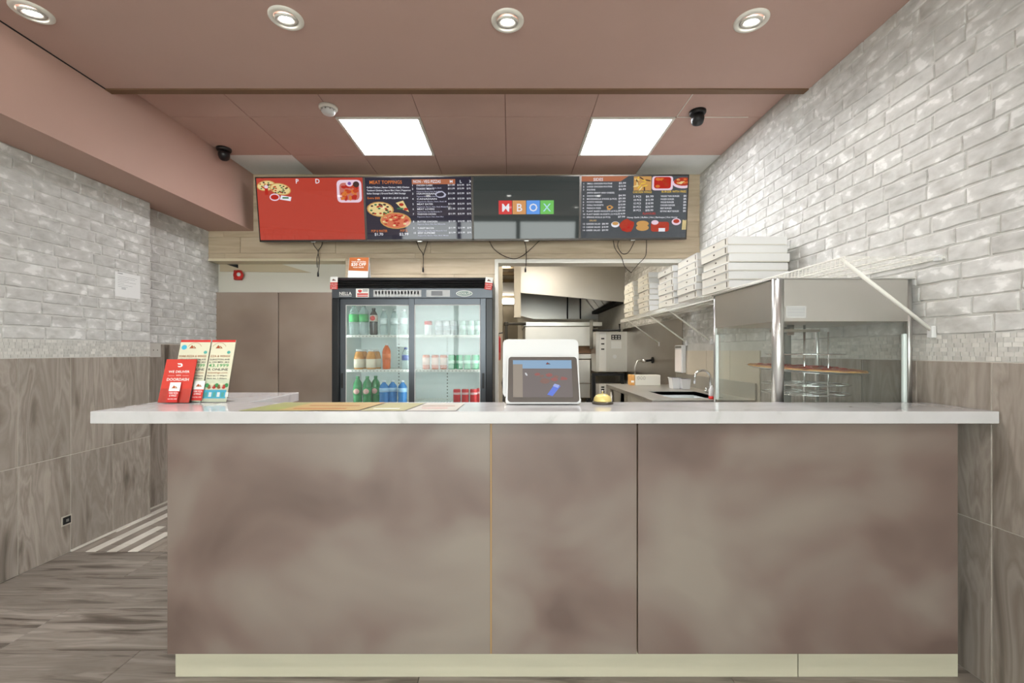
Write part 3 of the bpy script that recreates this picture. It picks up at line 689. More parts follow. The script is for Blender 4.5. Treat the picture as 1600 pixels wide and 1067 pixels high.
fp.disc(.475, -.45, .05, .028, FM['crust']); fp.disc(.475, -.425, .046, .012, S_grn); fp.disc(.475, -.415, .048, .026, FM['crust'])
fp.rrect(.54, -.485, .68, -.40, .02, FM['sauce']); fp.disc(.57, -.405, .028, .02, S_pink); fp.rect(.60, -.485, .65, -.455, S_w)
fp.disc(.735, -.40, .036, .03, S_pink); fp.disc(.735, -.395, .024, .018, FM['sauce'])
fp.lay += 1
for k in range(8): fp.poly([(.78 + k * .01, -.47), (.787 + k * .01, -.47), (.79 + k * .008, -.385 - .004 * (k % 3)), (.783 + k * .008, -.385)], FM['cheese'], False)
fp.build('picture', t)
# dangling cables
def cable(ptsets, lab, plug=None):
    o0 = at(*ptsets[0][0], 4.10)
    t = thing('cable', lab, 'cable', o0, 'cables hanging from the screens')
    for ps in ptsets:
        P = [at(x, y, 4.11) for x, y in ps]; Q = []
        for i in range(len(P) - 1):
            a = P[max(i - 1, 0)]; b = P[i]; c = P[i + 1]; d = P[min(i + 2, len(P) - 1)]
            for k in range(5):
                u = k / 5; Q.append(.5 * ((2 * b) + (-a + c) * u + (2 * a - 5 * b + 4 * c - d) * u * u + (-a + 3 * b - 3 * c + d) * u ** 3))
        Q.append(P[-1]); MB().tube(Q, .0035, 6).build('wire', M_cable, t)
    if plug: p = at(*plug, 4.11); MB().lathe([(.008, -.025), (.009, 0), (.005, .02)], p, 10).build('plug', M_black, t)
cable([[(488, 374), (491, 384), (497, 393), (495, 405), (496, 418)], [(505, 374), (502, 385), (497, 393), (499, 408), (497, 428)]], 'thin cable pair with a plug hanging under the red screen', (497, 428))
cable([[(650, 374), (655, 388), (661, 398), (661, 421)], [(669, 374), (664, 390), (661, 400)]], 'thin cable with a plug hanging behind the fridge top', (661, 421))
cable([[(763, 373), (771, 388), (784, 398), (800, 404), (812, 402), (826, 392), (846, 373)], [(818, 373), (822, 388), (822, 410), (821, 422)]], 'looped dark cable hanging under the letter squares screen', (821, 421))
cable([[(958, 373), (961, 388), (971, 402), (976, 416), (986, 426)], [(986, 426), (997, 413), (1008, 401), (1010, 388), (1010, 373)], [(968, 374), (965, 384), (972, 396), (982, 394), (992, 376)]], 'looped dark cable hanging under the burger menu screen')

# ---------------------------------------------------------------- drinks fridge
fx0, fx1 = -1.432, -.140; fy0, fy1 = 3.52, 4.12
ftop = H + (VY - 433) * fy0 / F
def fz(py, d=fy0): return H + (VY - py) * d / F
t = thing('drinks_fridge', 'tall black two-door glass drinks fridge behind the counter', 'fridge', ((fx0 + fx1) / 2, (fy0 + fy1) / 2, 0)); FR = t
zg = fz(450); zh = fz(466); zb = .30
M_in = mat('fridge_liner', (222, 228, 226), .5)
MB().box(fx0, fx0 + .04, fy0 + .06, fy1, .08, ftop, bev=.004).box(fx1 - .04, fx1, fy0 + .06, fy1, .08, ftop, bev=.004).box(fx0 + .04, fx1 - .04, fy1 - .04, fy1, .08, ftop).box(fx0 + .04, fx1 - .04, fy0 + .06, fy1 - .04, zh + .01, ftop).box(fx0 + .04, fx1 - .04, fy0 + .06, fy1 - .04, .08, zb).build('cabinet', M_black, t)
MB().box(fx0 + .04, fx0 + .05, fy0 + .07, fy1 - .05, zb, zh).box(fx1 - .05, fx1 - .04, fy0 + .07, fy1 - .05, zb, zh).box(fx0 + .05, fx1 - .05, fy1 - .05, fy1 - .041, zb, zh).box(fx0 + .05, fx1 - .05, fy0 + .07, fy1 - .05, zb, zb + .01).box(fx0 + .05, fx1 - .05, fy0 + .07, fy1 - .05, zh, zh + .009).build('liner', M_in, t)
mb = MB(); mb.box(fx0, fx1, fy0 + .02, fy0 + .06, zg, ftop)
mb.build('top_grille', M_blackm, t)
for k in range(4): zc = zg + .008 + k * (ftop - zg - .012) / 4; MB().prism([(fy0, zc + .004), (fy0 + .022, zc + .016), (fy0 + .022, zc + .006), (fy0 + .004, zc)], 'x', fx0 + .005, fx1 - .005).build('louvre', M_black, t)
MB().box(fx0, fx1, fy0, fy0 + .06, zh, zg, bev=.004).build('sign_band', M_frame, t)
MB().box(fx0, fx0 + .055, fy0, fy0 + .06, .08, zh, bev=.004).box(fx1 - .055, fx1, fy0, fy0 + .06, .08, zh, bev=.004).box(fx0 + .055, fx1 - .055, fy0, fy0 + .06, .08, zb).build('front_frame', M_dark, t)
for k in range(4): MB().lathe([(.03, .002), (.03, .08)], ((fx0 + .06, fx1 - .06)[k % 2], (fy0 + .08, fy1 - .08)[k // 2], 0), 12).build('foot', M_black, t)
FB = Flat(Matrix(((1, 0, 0, fx0), (0, 0, -1, fy0 - .0008), (0, 1, 0, zg), (0, 0, 0, 1))), .0004)
P_w = mat('ink_white', (226, 226, 222), .5); P_r = mat('ink_red', (196, 44, 38), .5); P_b = mat('ink_black', (30, 30, 32), .5); P_gr = mat('ink_green', (60, 150, 84), .5); P_or = mat('ink_orange', (160, 86, 38), .5); P_br = mat('ink_brown', (150, 92, 52), .5); P_cr = mat('ink_cream', (226, 216, 186), .6); P_cy = mat('ink_cyan', (70, 170, 200), .5); P_sil = mat('ink_silver', (176, 178, 178), .4)
FB.text('NELLA', .06, -.056, .026, P_w, .10)
FB.rect(.06, -.066, .16, -.062, P_w, False)
FB.rect(.335, -.070, .72, -.016, P_sil)
for k in range(14): FB.rect(.35 + k * .026, -.05, .362 + k * .026, -.024, P_gr if 0 else mat('ink_grey', (120, 122, 126), .5), False)
FB.rect(.76, -.070, .95, -.016, P_sil); FB.rect(.80, -.062, .89, -.024, mat('ink_grey', (120, 122, 126), .5))
FB.disc(1.065, -.044, .066, .024, P_w, 24); FB.disc(1.065, -.044, .061, .019, mat('ink_greygreen', (120, 140, 134), .5), 24); FB.text('KOOL-IT', 1.065, -.052, .018, P_w, .10 if 0 else None, align='c', up=True)
FB.build('lettering', t)
# sticker maple leaf
FS = Flat(Matrix(((1, 0, 0, fx0 + .195), (0, 0, -1, fy0 - .003), (0, 1, 0, fz(451)), (0, 0, 0, 1))), .0004)
FS.rect(0, -.07, .105, 0, P_w); FS.poly([(.015, -.02), (.022, -.008), (.027, -.013), (.032, -.004), (.037, -.013), (.042, -.008), (.05, -.02), (.042, -.026), (.043, -.032), (.022, -.032), (.023, -.026)], P_r)
FS.rect(.055, -.012, .098, -.008, P_b, False); FS.rect(.055, -.022, .095, -.018, P_b, False); FS.rect(.01, -.05, .098, -.038, P_r, False); FS.rect(.01, -.064, .098, -.056, P_r, False)
FS.build('sticker', t, 'white sticker with a red maple leaf')
def logo(fp, cx, cy, s, ink=P_br):
    """the shop's roof-and-pizza emblem"""
    fp.lay += 1
    fp.poly([(cx - s, cy - s * .45), (cx - s * .35, cy + s * .55), (cx + s * .1, cy + s * .1), (cx + s * .3, cy + s * .3), (cx + s, cy - s * .45)], ink, False)
    fp.disc(cx - s * .3, cy - s * .05, s * .16, s * .2, P_r, 8); fp.disc(cx + s * .3, cy - s * .15, s * .14, s * .12, P_cr, 8, up=False)
for k, (xx, tl) in enumerate(((fx0 - .01, 0), (fx1 - .055, -.12))):
    Q = Matrix.Translation((xx, fy0 - .004, ftop - .002 + .004)) @ Matrix.Rotation(-tl, 4, 'Y') @ Matrix(((1, 0, 0, 0), (0, 0, -1, 0), (0, 1, 0, 0), (0, 0, 0, 1)))
    fs = Flat(Q, .0004); fs.rect(0, -.045, .06, 0, P_w); logo(fs, .03, -.024, .016, P_b); fs.rect(0, -.10, .06, -.045, P_r); fs.text('YORK PIZZA', .03, -.063, .008, P_w, align='c', up=True); fs.text('& WINGS', .03, -.078, .008, P_w, align='c'); fs.rect(.01, -.092, .05, -.088, P_w, False)
    fs.build('sticker', t, 'white and red sticker hanging over the top corner')
# sliding doors
xm = -.815
M_lit = mat('fridge_lamp', (240, 250, 248), .4, emit=8)
for k, (a, b, yy) in enumerate(((fx0 + .055, xm + .045, fy0 + .030), (xm - .0, fx1 - .055, fy0 + .006))):
    fw = .045
    o = MB().box(a, a + fw, yy, yy + .022, zb, zh, bev=.002, seg=1).box(b - fw, b, yy, yy + .022, zb, zh, bev=.002, seg=1).box(a + fw, b - fw, yy, yy + .022, zh - .05, zh, bev=.002, seg=1).box(a + fw, b - fw, yy, yy + .022, zb, zb + .05, bev=.002, seg=1).build('door', M_frame, t)
    MB().box(a + fw, b - fw, yy + .008, yy + .012, zb + .05, zh - .05).build('pane', M_pane, o)
    MB().box(a + fw, a + fw + .006, yy + .002, yy + .007, zb + .05, zh - .05).box(b - fw - .006, b - fw, yy + .002, yy + .007, zb + .05, zh - .05).box(a + fw, b - fw, yy + .002, yy + .007, zh - .056, zh - .05).build('pane_edge', M_plw, o)
    hx = (b - .030) if k else (a + .008)
    MB().box(hx, hx + .018, yy - .006 if k else yy - .004, yy, fz(607), fz(583), bev=.003).build('door_handle', M_black, o)
for a in (fx0 + .06, xm - .01, fx1 - .08): MB().box(a, a + .02, fy0 + .072, fy0 + .09, zb + .05, zh - .04).build('light_strip', M_lit, t)
# shelves
sd = fy0 + .10
Zs = [fz(523, sd), fz(577, sd), H + (VY - 631) * sd / F, .55]
for z in Zs:
    mb = MB(); mb.box(fx0 + .055, fx1 - .055, sd, sd + .006, z - .022, z - .002)
    mb.tube([(fx0 + .055, sd + .42, z - .006), (fx1 - .055, sd + .42, z - .006)], .004, 6)
    n = 46
    for i in range(n + 1): x = fx0 + .06 + (fx1 - fx0 - .12) * i / n; mb.box(x - .0015, x + .0015, sd, sd + .43, z - .004, z - .001)
    mb.build('shelf', M_wire, t)
    mb = MB()
    for i in range(40): x = fx0 + .07 + (fx1 - fx0 - .14) * i / 39; mb.box(x - .004, x + .004, sd - .001, sd, z - .016, z - .009)
    mb.build('shelf_slot', M_plg, t)
mb = MB()
for x in (fx0 + .40, fx0 + .85):
    for k in range(40): mb.box(x - .005, x + .005, fy1 - .053, fy1 - .05, zb + .05 + k * .03, zb + .062 + k * .03)
mb.build('shelf_track', M_plg, t)

# drinks
def gl(key, c, rough=.08): return mat(key, c, rough, trans=.75, ior=1.2)
def lathe_thing(name, label, cat, group, parts):
    t = thing(name, label, cat, (0, 0, 0), group)
    for nm, prof, m in parts: MB().lathe(prof, (0, 0, 0), 16).build(nm, m, t)
    return t
def bottle(name, label, group, body, cap, lab, h=.25, r=.034, neck=.012, band=(.42, .66), extra=None):
    P = [(r * .8, 0), (r, .01), (r * .96, h * .2), (r, h * .35), (r, h * .68), (r * .86, h * .78), (neck * 1.4, h * .88), (neck, h * .93)]
    parts = [('body', P, body), ('cap', [(neck * 1.25, h * .93), (neck * 1.25, h), (neck * .9, h + .002)], cap), ('label', [(r + .0008, h * band[0]), (r + .0008, h * band[1])], lab)]
    t = lathe_thing(name, label, 'bottle', group, parts)
    if extra: MB().lathe([(0, -(r + .004)), (r * .62, -(r + .0015)), (r * .62, -(r * .75))], (0, 0, h * (band[0] + band[1]) / 2), 16, 'y', caps=False).build('emblem', extra, t)
    return t
def jar(label, group, body, lab):
    h, r = .165, .040
    return lathe_thing('juice_bottle', label, 'bottle', group, [('body', [(r * .9, 0), (r, .008), (r, h * .6), (r * .72, h * .86), (.022, h * .9)], body), ('cap', [(.024, h * .9), (.024, h), (.02, h + .001)], M_plw), ('label', [(r + .0008, h * .08), (r + .0008, h * .52)], lab)])
def can(name, label, group, body, accent, z0=.35, z1=.65):
    h, r = .122, .031
    return lathe_thing(name, label, 'drink can', group, [('body', [(r * .8, 0), (r, .008), (r, h * .9), (r * .84, h - .002)], body), ('lid', [(r * .85, h - .003), (r * .85, h), (r * .78, h), (r * .76, h - .004), (0, h - .004)], M_alu), ('printed_band', [(r + .0006, h * z0), (r + .0006, h * z1)], accent)])
def place(proto, spots, shelf, labels, yoff=.06, d=None):
    """spots: picture columns at the shelf front"""
    for i, (px, dy) in enumerate(spots):
        Y = sd + yoff + dy; loc = ((px - VX) * Y / F, Y, Zs[shelf] - .001)
        if i == 0: o = proto; o.location = loc; o['label'] = labels[0]
        else: o = copy_tree(proto, None, loc, labels[i])
        o.rotation_euler = (0, 0, .9 * i if proto.name.find('green_soda') < 0 else 0)
O5 = ['first', 'second', 'third', 'fourth', 'fifth', 'sixth', 'seventh']
B_clear = gl('clear_soda', (225, 236, 234)); B_lab = mat('label_green', (84, 176, 104), .45); B_cola = mat('cola', (44, 30, 26), .12)
p = bottle('soda_bottle', '', 'clear sodas on the top fridge shelf', B_clear, mat('cap_green', (60, 150, 90), .4), B_lab, .262, .040)
place(p, [(553, 0), (568.5, .0)], 0, ['clear soda bottle with green label, first on the top fridge shelf', 'clear soda bottle with green label, between another one and the dark cola'])
p = bottle('cola_bottle', '', 'colas on the top fridge shelf', B_cola, mat('cap_black', (30, 30, 32), .4), mat('label_cream', (212, 200, 186), .5), .225, .034, band=(.5, .74), extra=P_r)
place(p, [(584, 0)], 0, ['dark cola bottle with a cream label on the top fridge shelf'])
p = bottle('water_bottle', '', 'clear bottles on the top fridge shelf', gl('clear_water', (226, 238, 236)), M_plw, mat('label_pale', (214, 224, 222), .5), .215, .031)
place(p, [(600, 0), (616, .0), (631, 0)], 0, ['pale clear bottle right beside the dark cola', 'pale clear bottle between two alike on the top fridge shelf', 'pale clear bottle next to the middle fridge post'])
p = can('drink_can', '', 'cans on the top fridge shelf', mat('can_white', (226, 226, 226), .3, .2), P_r, .7, .95)
place(p, [(669, 0)], 0, ['white can with a red rim, first behind the fridge door with the oval badge'])
p = can('drink_can', '', 'cans on the top fridge shelf', mat('can_silver', (222, 224, 226), .25, .5), mat('band_pale', (206, 210, 214), .35))
place(p, [(686, 0), (698, 0), (710, 0)], 0, ['silver white can, %s after the red rimmed can on the top fridge shelf' % s for s in O5[:3]])
p = can('drink_can', '', 'pale green cans on the top fridge shelf', mat('can_palegreen', (182, 208, 196), .25, .4), mat('band_palegreen', (206, 222, 214), .35))
place(p, [(723, 0), (736, 0), (748, 0)], 0, ['pale green can, %s after the silver cans on the top fridge shelf' % s for s in O5[:3]])
p = jar('', 'juice bottles on the middle fridge shelf', mat('juice_amber', (204, 138, 60), .15), mat('label_juice', (226, 214, 190), .5))
place(p, [(561, 0), (568, .09), (580, 0), (588, .09)], 1, ['amber juice bottle with white label nearest the fridge side, in front', 'amber juice bottle with white label nearest the fridge side, behind another', 'amber juice bottle in the front row beside the red orange drink', 'amber juice bottle in the back row beside the red orange drink'])
p = bottle('orange_drink', '', 'orange drinks', mat('orange_liquid', (206, 96, 40), .12), M_plw, mat('label_orange', (222, 120, 70), .5), .215, .034, band=(.38, .6))
place(p, [(604, 0)], 1, ['red orange drink bottle on the middle fridge shelf'])
p = bottle('water_bottle', '', 'blue label bottle', gl('clear_water', (226, 238, 236)), mat('cap_blue', (60, 80, 140), .4), mat('label_blue', (96, 112, 168), .5), .18, .032)
place(p, [(634, 0)], 1, ['clear bottle with a blue label on the middle fridge shelf by the post'])
p = can('drink_can', '', 'orange cans on the middle fridge shelf', mat('can_orange', (196, 104, 66), .3, .2), mat('band_cream', (222, 190, 176), .4), .3, .8)
place(p, [(666, 0), (680, 0), (693, 0)], 1, ['orange and cream can, %s from the middle fridge post' % s for s in O5[:3]])
p = can('drink_can', '', 'green cans on the middle fridge shelf', mat('can_green', (72, 168, 118), .3, .2), mat('band_mint', (178, 216, 194), .4), .4, .6)
place(p, [(706, 0), (718, 0), (730, 0), (742, 0), (751, .06)], 1, ['green can with a mint band, %s after the orange cans' % s for s in O5[:5]])
p = bottle('green_soda_bottle', '', 'green sodas on the bottom visible fridge shelf', mat('green_pet', (28, 128, 70), .12), mat('cap_green', (60, 150, 90), .4), mat('label_dkgreen', (30, 140, 74), .4), .225, .037, band=(.3, .6), extra=mat('emblem_pink', (222, 170, 164), .5))
place(p, [(559, 0), (574, 0), (587, .05)], 2, ['green soda bottle with a round pale emblem, first on the lowest seen shelf', 'green soda bottle with a round pale emblem, in the middle of three', 'green soda bottle standing a little behind the other two'])
p = bottle('blue_bottle', '', 'blue bottles on the lowest seen fridge shelf', mat('blue_pet', (52, 122, 186), .12), mat('cap_white', (220, 226, 232), .4), mat('label_ltblue', (160, 196, 226), .4), .19, .038, band=(.5, .68))
place(p, [(600, 0), (613.5, .03), (629, 0)], 2, ['blue drink bottle nearest the green sodas', 'blue drink bottle standing between two others', 'blue drink bottle nearest the middle fridge post'])
p = can('drink_can', '', 'red cans on the lowest seen fridge shelf', mat('can_red', (206, 40, 46), .3, .1), mat('band_redwhite', (232, 180, 180), .4), .6, .75)
place(p, [(714, 0), (727, 0), (740, 0), (750, .07)], 2, ['red can with a white wave, %s from the empty part of the shelf' % s for s in O5[:4]])

# coupon card on the fridge
cx = at(543, 433, 3.75)
t = thing('coupon_stand', 'white card stand with an orange discount coupon on top of the drinks fridge', 'card stand', ((543 + 573) / 2 * 0 + cx.x + .08, 3.78, ftop))
x0 = (543 - VX) * 3.75 / F; x1 = (574 - VX) * 3.75 / F
MB().prism([(3.75, ftop + .001), (3.79, ftop + .215), (3.794, ftop + .215), (3.756, ftop + .001)], 'x', x0, x1).prism([(3.80, ftop + .215), (3.86, ftop + .001), (3.854, ftop + .001), (3.794, ftop + .215)], 'x', x0 + .012, x1).build('card', M_card, t)
ax = Vector((0, .04, .214)).normalized(); nn = Vector((0, -ax.z, ax.y))
Q = Matrix(((1, 0, nn.x, x0), (0, ax.y, nn.y, 3.79), (0, ax.z, nn.z, ftop + .215), (0, 0, 0, 1))); fp = Flat(Q, .0005); wc = x1 - x0
fp.poly([(.002, 0), (wc, 0), (wc, -.125), (.002, -.118)], P_or); fp.text('TAKE AN EXTRA', wc / 2, -.045, .012, P_w, align='c', up=True); fp.text('$20 OFF', wc / 2, -.075, .026, P_w, align='c'); fp.text('YOUR ORDER', wc / 2, -.095, .011, P_w, align='c')
fp.disc(wc / 2, -.02, .015, .006, P_w, 8, up=False); fp.build('print', t)

# ---------------------------------------------------------------- things on the worktop
def holder(name, lab, x0, x1, yb, lean, h, ac_h):
    t = thing(name, lab, 'leaflet holder', ((x0 + x1) / 2, yb + .03, ZT))
    z = ZT + .001
    L = lean; fr = ac_h / h
    # slanted acrylic back and front pocket, foot
    MB().prism([(yb + .004, z), (yb + .004 + L * fr, z + ac_h), (yb + .0055 + L * fr, z + ac_h), (yb + .0055, z)], 'x', x0 - .003, x1 + .003).prism([(yb + .018, z), (yb + .018 + L, z + h * .98), (yb + .0195 + L, z + h * .98), (yb + .0195, z)], 'x', x0 - .003, x1 + .003).prism([(yb + .004, z), (yb + .004, z + .002), (yb + .07, z + .002), (yb + .07, z)], 'x', x0 - .003, x1 + .003).build('acrylic_holder', M_acry, t)
    return t
def sheet(t, nm, x0, x1, yb, lean, z0, h, m, off=0.0, th=.003):
    z = ZT + .003 + z0; k = lean / h
    a = yb + .008 + off + z0 * k
    MB().prism([(a, z), (a + lean, z + h), (a + th + lean, z + h), (a + th, z)], 'x', x0, x1).build(nm, m, t)
    up = Vector((0, lean, h)).normalized(); nn = Vector((0, -up.z, up.y))
    return Flat(Matrix(((1, 0, nn.x, x0), (0, up.y, nn.y, a + lean), (0, up.z, nn.z, z + h), (0, 0, 0, 1))), .0003)
M_redc = mat('red_card', (196, 60, 48), .5); M_cream = mat('cream_card', (208, 205, 180), .55)
# brochures (behind)
bx0, bxm, bx1 = -1.462, -1.330, -1.222
t = holder('brochure_holder', 'clear holder with two tall cream pizza brochures beside the red delivery card', bx0, bx1, 1.872, .075, .262, .10)
def brochure(x0, x1, off, shift, lab):
    fp = sheet(t, 'brochure', x0, x1, 1.872, .07, .0, .262 + .005, M_cream, off); wb_ = .132; s = shift
    fp.rect(0, -.010, x1 - x0, 0, P_r); 
    c = s + wb_ / 2
    for k in range(13):
        a = math.radians(150 - k * 10); ch = 'YORK PIZZA & WINGS'[k + 3 if k < 3 else k]
        x = c + .032 * math.cos(a); 
        if 0 < x < x1 - x0: fp.rect(x - .001, -.045 + .030 * math.sin(a), x + .001, -.041 + .030 * math.sin(a), P_br, False)
    logo(fp, c - (.008 if s == 0 else .0), -.032, .016)
    if s == 0: fp.disc(.020, -.034, .012, .011, P_cy, 12)
    fp.disc(s + .118 if s == 0 else x1 - x0 - .022, -.057, .008, .007, mat('ink_teal', (80, 160, 150), .5), 10)
    L_ = [('YORK PIZZA & WINGS', -.079, .0095, P_br), ('2600 #-8, ISLINGTON AVE', -.093, .0072, P_b), ('North York, ON M9V, 2K3', -.105, .0072, P_b), ('416.743.1999', -.123, .014, P_gr), ('ORDER ONLINE', -.139, .010, P_b), ('yorkpizzawings.com', -.152, .0075, P_br), ('11:00am to 11:00pm', -.165, .0065, P_b), ('11:00am to 1:00am', -.177, .0065, P_b)]
    if s:
        L_ = [('ZZA & WINGS', -.079, .0095, P_br), ('SLINGTON AVE', -.093, .0072, P_b), ('k, ON M9V, 2K3', -.105, .0072, P_b), ('43.1999', -.123, .014, P_gr), ('R ONLINE', -.139, .010, P_b), ('izzawings.com', -.152, .0075, P_br), ('0am to 11:00pm', -.165, .0065, P_b), ('0am to 1:00am', -.177, .0065, P_b)]
    for s_, y_, z_, m_ in L_: fp.text(s_, .004, y_, z_, m_, (x1 - x0) * (.92 if s == 0 else .84))
    for k in range(9): fp.disc(.012 + k * (x1 - x0 - .02) / 8, -.205 - .006 * (k % 2), .009, .010, [P_gr, P_br, P_cr, P_r][k % 4], 7, up=k == 0)
    fp.rect(.004, -.262, x1 - x0 - .004, -.225, P_cy)
    for k in range(6): fp.rect(.008 + k * .018, -.255, .02 + k * .018, -.235, P_w if k % 2 else mat('ink_teal', (80, 160, 150), .5), k == 0)
    fp.build('print', t)
brochure(bxm + .004, bx1, .004, -.03, '')
brochure(bx0, bxm, .0, 0, '')
k = -1.375; fs = Flat(Matrix(((1, 0, 0, k + .008), (0, .24, -.97, 1.895 + .003 - .0), (0, .97, .24, ZT + .09), (0, 0, 0, 1))), .0004)
fs.M = Matrix.Translation((k + .01, 1.8715, ZT + .092)) @ Matrix(((1, 0, 0, 0), (0, .258, -.966, .026), (0, .966, .258, 0), (0, 0, 0, 1)))
def ysticker(fs):
    fs.rect(0, -.038, .046, 0, P_w); logo(fs, .023, -.02, .013); fs.rect(0, -.085, .046, -.038, P_r); fs.text('YORK PIZZA', .023, -.050, .008, P_w, .04, align='l') if 0 else fs.text('YORK PIZZA', .004, -.050, .008, P_w, .038, up=True); fs.text('& WINGS', .008, -.061, .008, P_w, .03); fs.text('416.743.1999', .004, -.074, .005, P_w, .038)
ysticker(fs); fs.build('sticker', t, 'white and red shop sticker on the pocket')
# red delivery card
t = holder('card_holder', 'clear slanted holder with a red delivery card at the worktop end', -1.492, -1.357, 1.845, .05, .182, .06)
fp = sheet(t, 'card', -1.490, -1.359, 1.845, .05, 0, .182, M_redc)
fp.poly([(.050, -.018), (.068, -.018), (.074, -.024), (.074, -.031), (.066, -.035), (.058, -.035), (.053, -.030), (.066, -.030), (.068, -.026), (.064, -.023), (.055, -.023)], P_w)
fp.text('WE DELIVER', .020, -.060, .0105, P_w, .09); fp.text('WITH', .055, -.074, .0055, P_w, .02); fp.rect(.02, -.073, .048, -.0722, P_w, False); fp.rect(.082, -.073, .11, -.0722, P_w, False); fp.text('DOORDASH', .018, -.095, .0125, P_w, .095)
fp.build('print', t)
fs = Flat(Matrix.Translation((-1.446, 1.842, ZT + .0875)) @ Matrix(((1, 0, 0, 0), (0, .265, -.964, .0245), (0, .964, .265, 0), (0, 0, 0, 1))), .0004); ysticker(fs); fs.build('sticker', t, 'white and red shop sticker')

# touch screen terminal
t = thing('checkout_terminal', 'white two-sided checkout terminal with a customer display on the worktop', 'checkout terminal', (.14, 1.82, ZT))
def slab_r(w2, z0, z1, r, y0, y1, lean, M=None, cx=.134, topw=None):
    """rounded slab in the XZ plane leaning back"""
    mb = MB(); topw = topw or w2; pts = []
    hh = z1 - z0
    for sx, sz, a0 in ((1, 1, 0), (-1, 1, 90), (-1, -1, 180), (1, -1, 270)):
        ww = (topw if sz > 0 else w2)
        for k in range(6):
            a = math.radians(a0 + k * 18); pts.append((cx + sx * (ww - r) + r * math.cos(a), (z1 - r if sz > 0 else z0 + r) + r * math.sin(a)))
    n = len(pts); b = 0
    for yy in (y0, y1):
        for x, z in pts: mb.v.append(Vector((x, yy + (z - z0) / hh * lean, z)))
    mb.face(list(range(n))); mb.face([n + i for i in reversed(range(n))])
    for i in range(n): mb.face([i, n + i, n + (i + 1) % n, (i + 1) % n], True)
    return mb
zt0 = ZT + .003
slab_r(.163, zt0 + .02, fz(530, 1.90), .022, 1.868, 1.888, .03, cx=.132).build('back_display', M_plw, t)
slab_r(.155, zt0 + .001, zt0 + .03, .012, 1.80, 1.885, .0, cx=.136).build('base', M_plw, t)
slab_r(.152, zt0 + .004, fz(556, 1.86), .016, 1.795, 1.812, .058, cx=.137, topw=.149).build('display_shell', M_plw, t)
slab_r(.147, zt0 + .009, fz(557.5, 1.86), .013, 1.7935, 1.795, .0565, cx=.137, topw=.144).build('bezel', mat('terminal_bezel', (88, 82, 78), .2), t)
zz0, zz1 = zt0 + .009, fz(557.5, 1.86); up = Vector((0, .0565, zz1 - zz0)).normalized(); nn = Vector((0, -up.z, up.y))
fp = Flat(Matrix(((1, 0, 0, .012), (0, up.y, nn.y, 1.7925 + .0525), (0, up.z, nn.z, zz1 - .014), (0, 0, 0, 1))), .0004)
TM = lambda k, c: mat('terminal_' + k, (14, 14, 14), .15, emit=.95, ecol=c, spec=.3)
W_ = .246; H_ = .158
fp.rect(0, -H_, W_, 0, TM('grey', (126, 118, 116))); fp.rect(0, -.036, W_, 0, TM('sky', (146, 176, 204))); logo(fp, W_ * .6, -.014, .010, TM('dark', (70, 70, 76)))
fp.rect(0, -H_, .040, -.018, TM('column', (160, 150, 138)))
for k, (x, y_, rx) in enumerate(((.10, -.062, .012), (.12, -.07, .01), (.15, -.065, .016), (.18, -.072, .012), (.21, -.08, .014), (.13, -.09, .02), (.17, -.085, .015))): fp.disc(x, y_, rx, rx * .55, TM('red', (160, 104, 100)) if k % 2 == 0 else TM('rust', (140, 112, 104)), 9, jag=.25)
fp.poly([(.140, -.148), (.172, -.104), (.196, -.112), (.162, -.154)], TM('blue', (110, 134, 226))); fp.poly([(.164, -.112), (.172, -.102), (.192, -.108), (.185, -.120)], TM('paleblue', (170, 182, 236)))
fp.disc(.055, -.062, .008, .004, TM('white', (214, 214, 216)), 8, rot=-1); fp.build('screen_picture', t)
MB().tube([(-.028, 1.89, zt0 + .11), (-.034, 1.91, zt0 + .08), (-.028, 1.90, zt0 + .03), (-.03, 1.88, zt0 + .002)], .003, 6).build('lead', M_black, t)
# bell
bx, by = .387, 1.835
t = thing('service_bell', 'small yellow domed service bell on the worktop beside the terminal', 'bell', (bx, by, ZT))
MB().lathe([(.043, .0), (.044, .004), (.040, .009), (.034, .011)], (bx, by, ZT + .001), 28).build('base', mat('bell_base', (88, 80, 72), .3, .6), t)
MB().lathe([(.037, .010), (.0375, .014), (.035, .024), (.029, .033), (.018, .039), (.006, .041), (0, .041)], (bx, by, ZT + .001), 28).build('dome', mat('bell_yellow', (214, 194, 122), .28, .15), t)
MB().lathe([(.003, .040), (.003, .050), (.006, .052), (.006, .055), (0, .056)], (bx, by, ZT + .001), 12).build('button', M_chrome, t)
# flyers lying on the worktop
def flyer(lab, pts, m, inks, z=.0012):
    t = thing('flyer', lab, 'flyer', (sum(p[0] for p in pts) / 4, sum(p[1] for p in pts) / 4, ZT), 'flyers lying on the worktop')
    MB().prism(pts, 'z', ZT + .0004 + z, ZT + .0009 + z).build('paper', m, t)
    fp = Flat(Matrix.Translation((0, 0, ZT + .001 + z)), .0001)
    for a, b, c, d, mm in inks: fp.rect(a, b, c, d, mm)
    if inks: fp.build('print', t)
flyer('green flyer on the worktop, nearest the leaflet holders', [(-1.00, 1.612), (-.74, 1.612), (-.70, 1.87), (-.96, 1.87)], mat('flyer_green', (140, 142, 92), .4), [(-.93, 1.66, -.80, 1.70, mat('fl_green2', (140, 150, 76), .4))])
flyer('tan orange flyer on the worktop in front of the fridge side', [(-.86, 1.615), (-.56, 1.615), (-.53, 1.86), (-.83, 1.86)], mat('flyer_tan', (172, 146, 96), .4), [(-.82, 1.65, -.62, 1.672, P_or), (-.80, 1.74, -.60, 1.76, P_br)], .0022)
flyer('yellow green flyer on the worktop, beyond the tan orange one', [(-.55, 1.615), (-.39, 1.615), (-.36, 1.85), (-.52, 1.85)], mat('flyer_olive', (166, 160, 116), .4), [(-.52, 1.66, -.42, 1.68, P_w)])
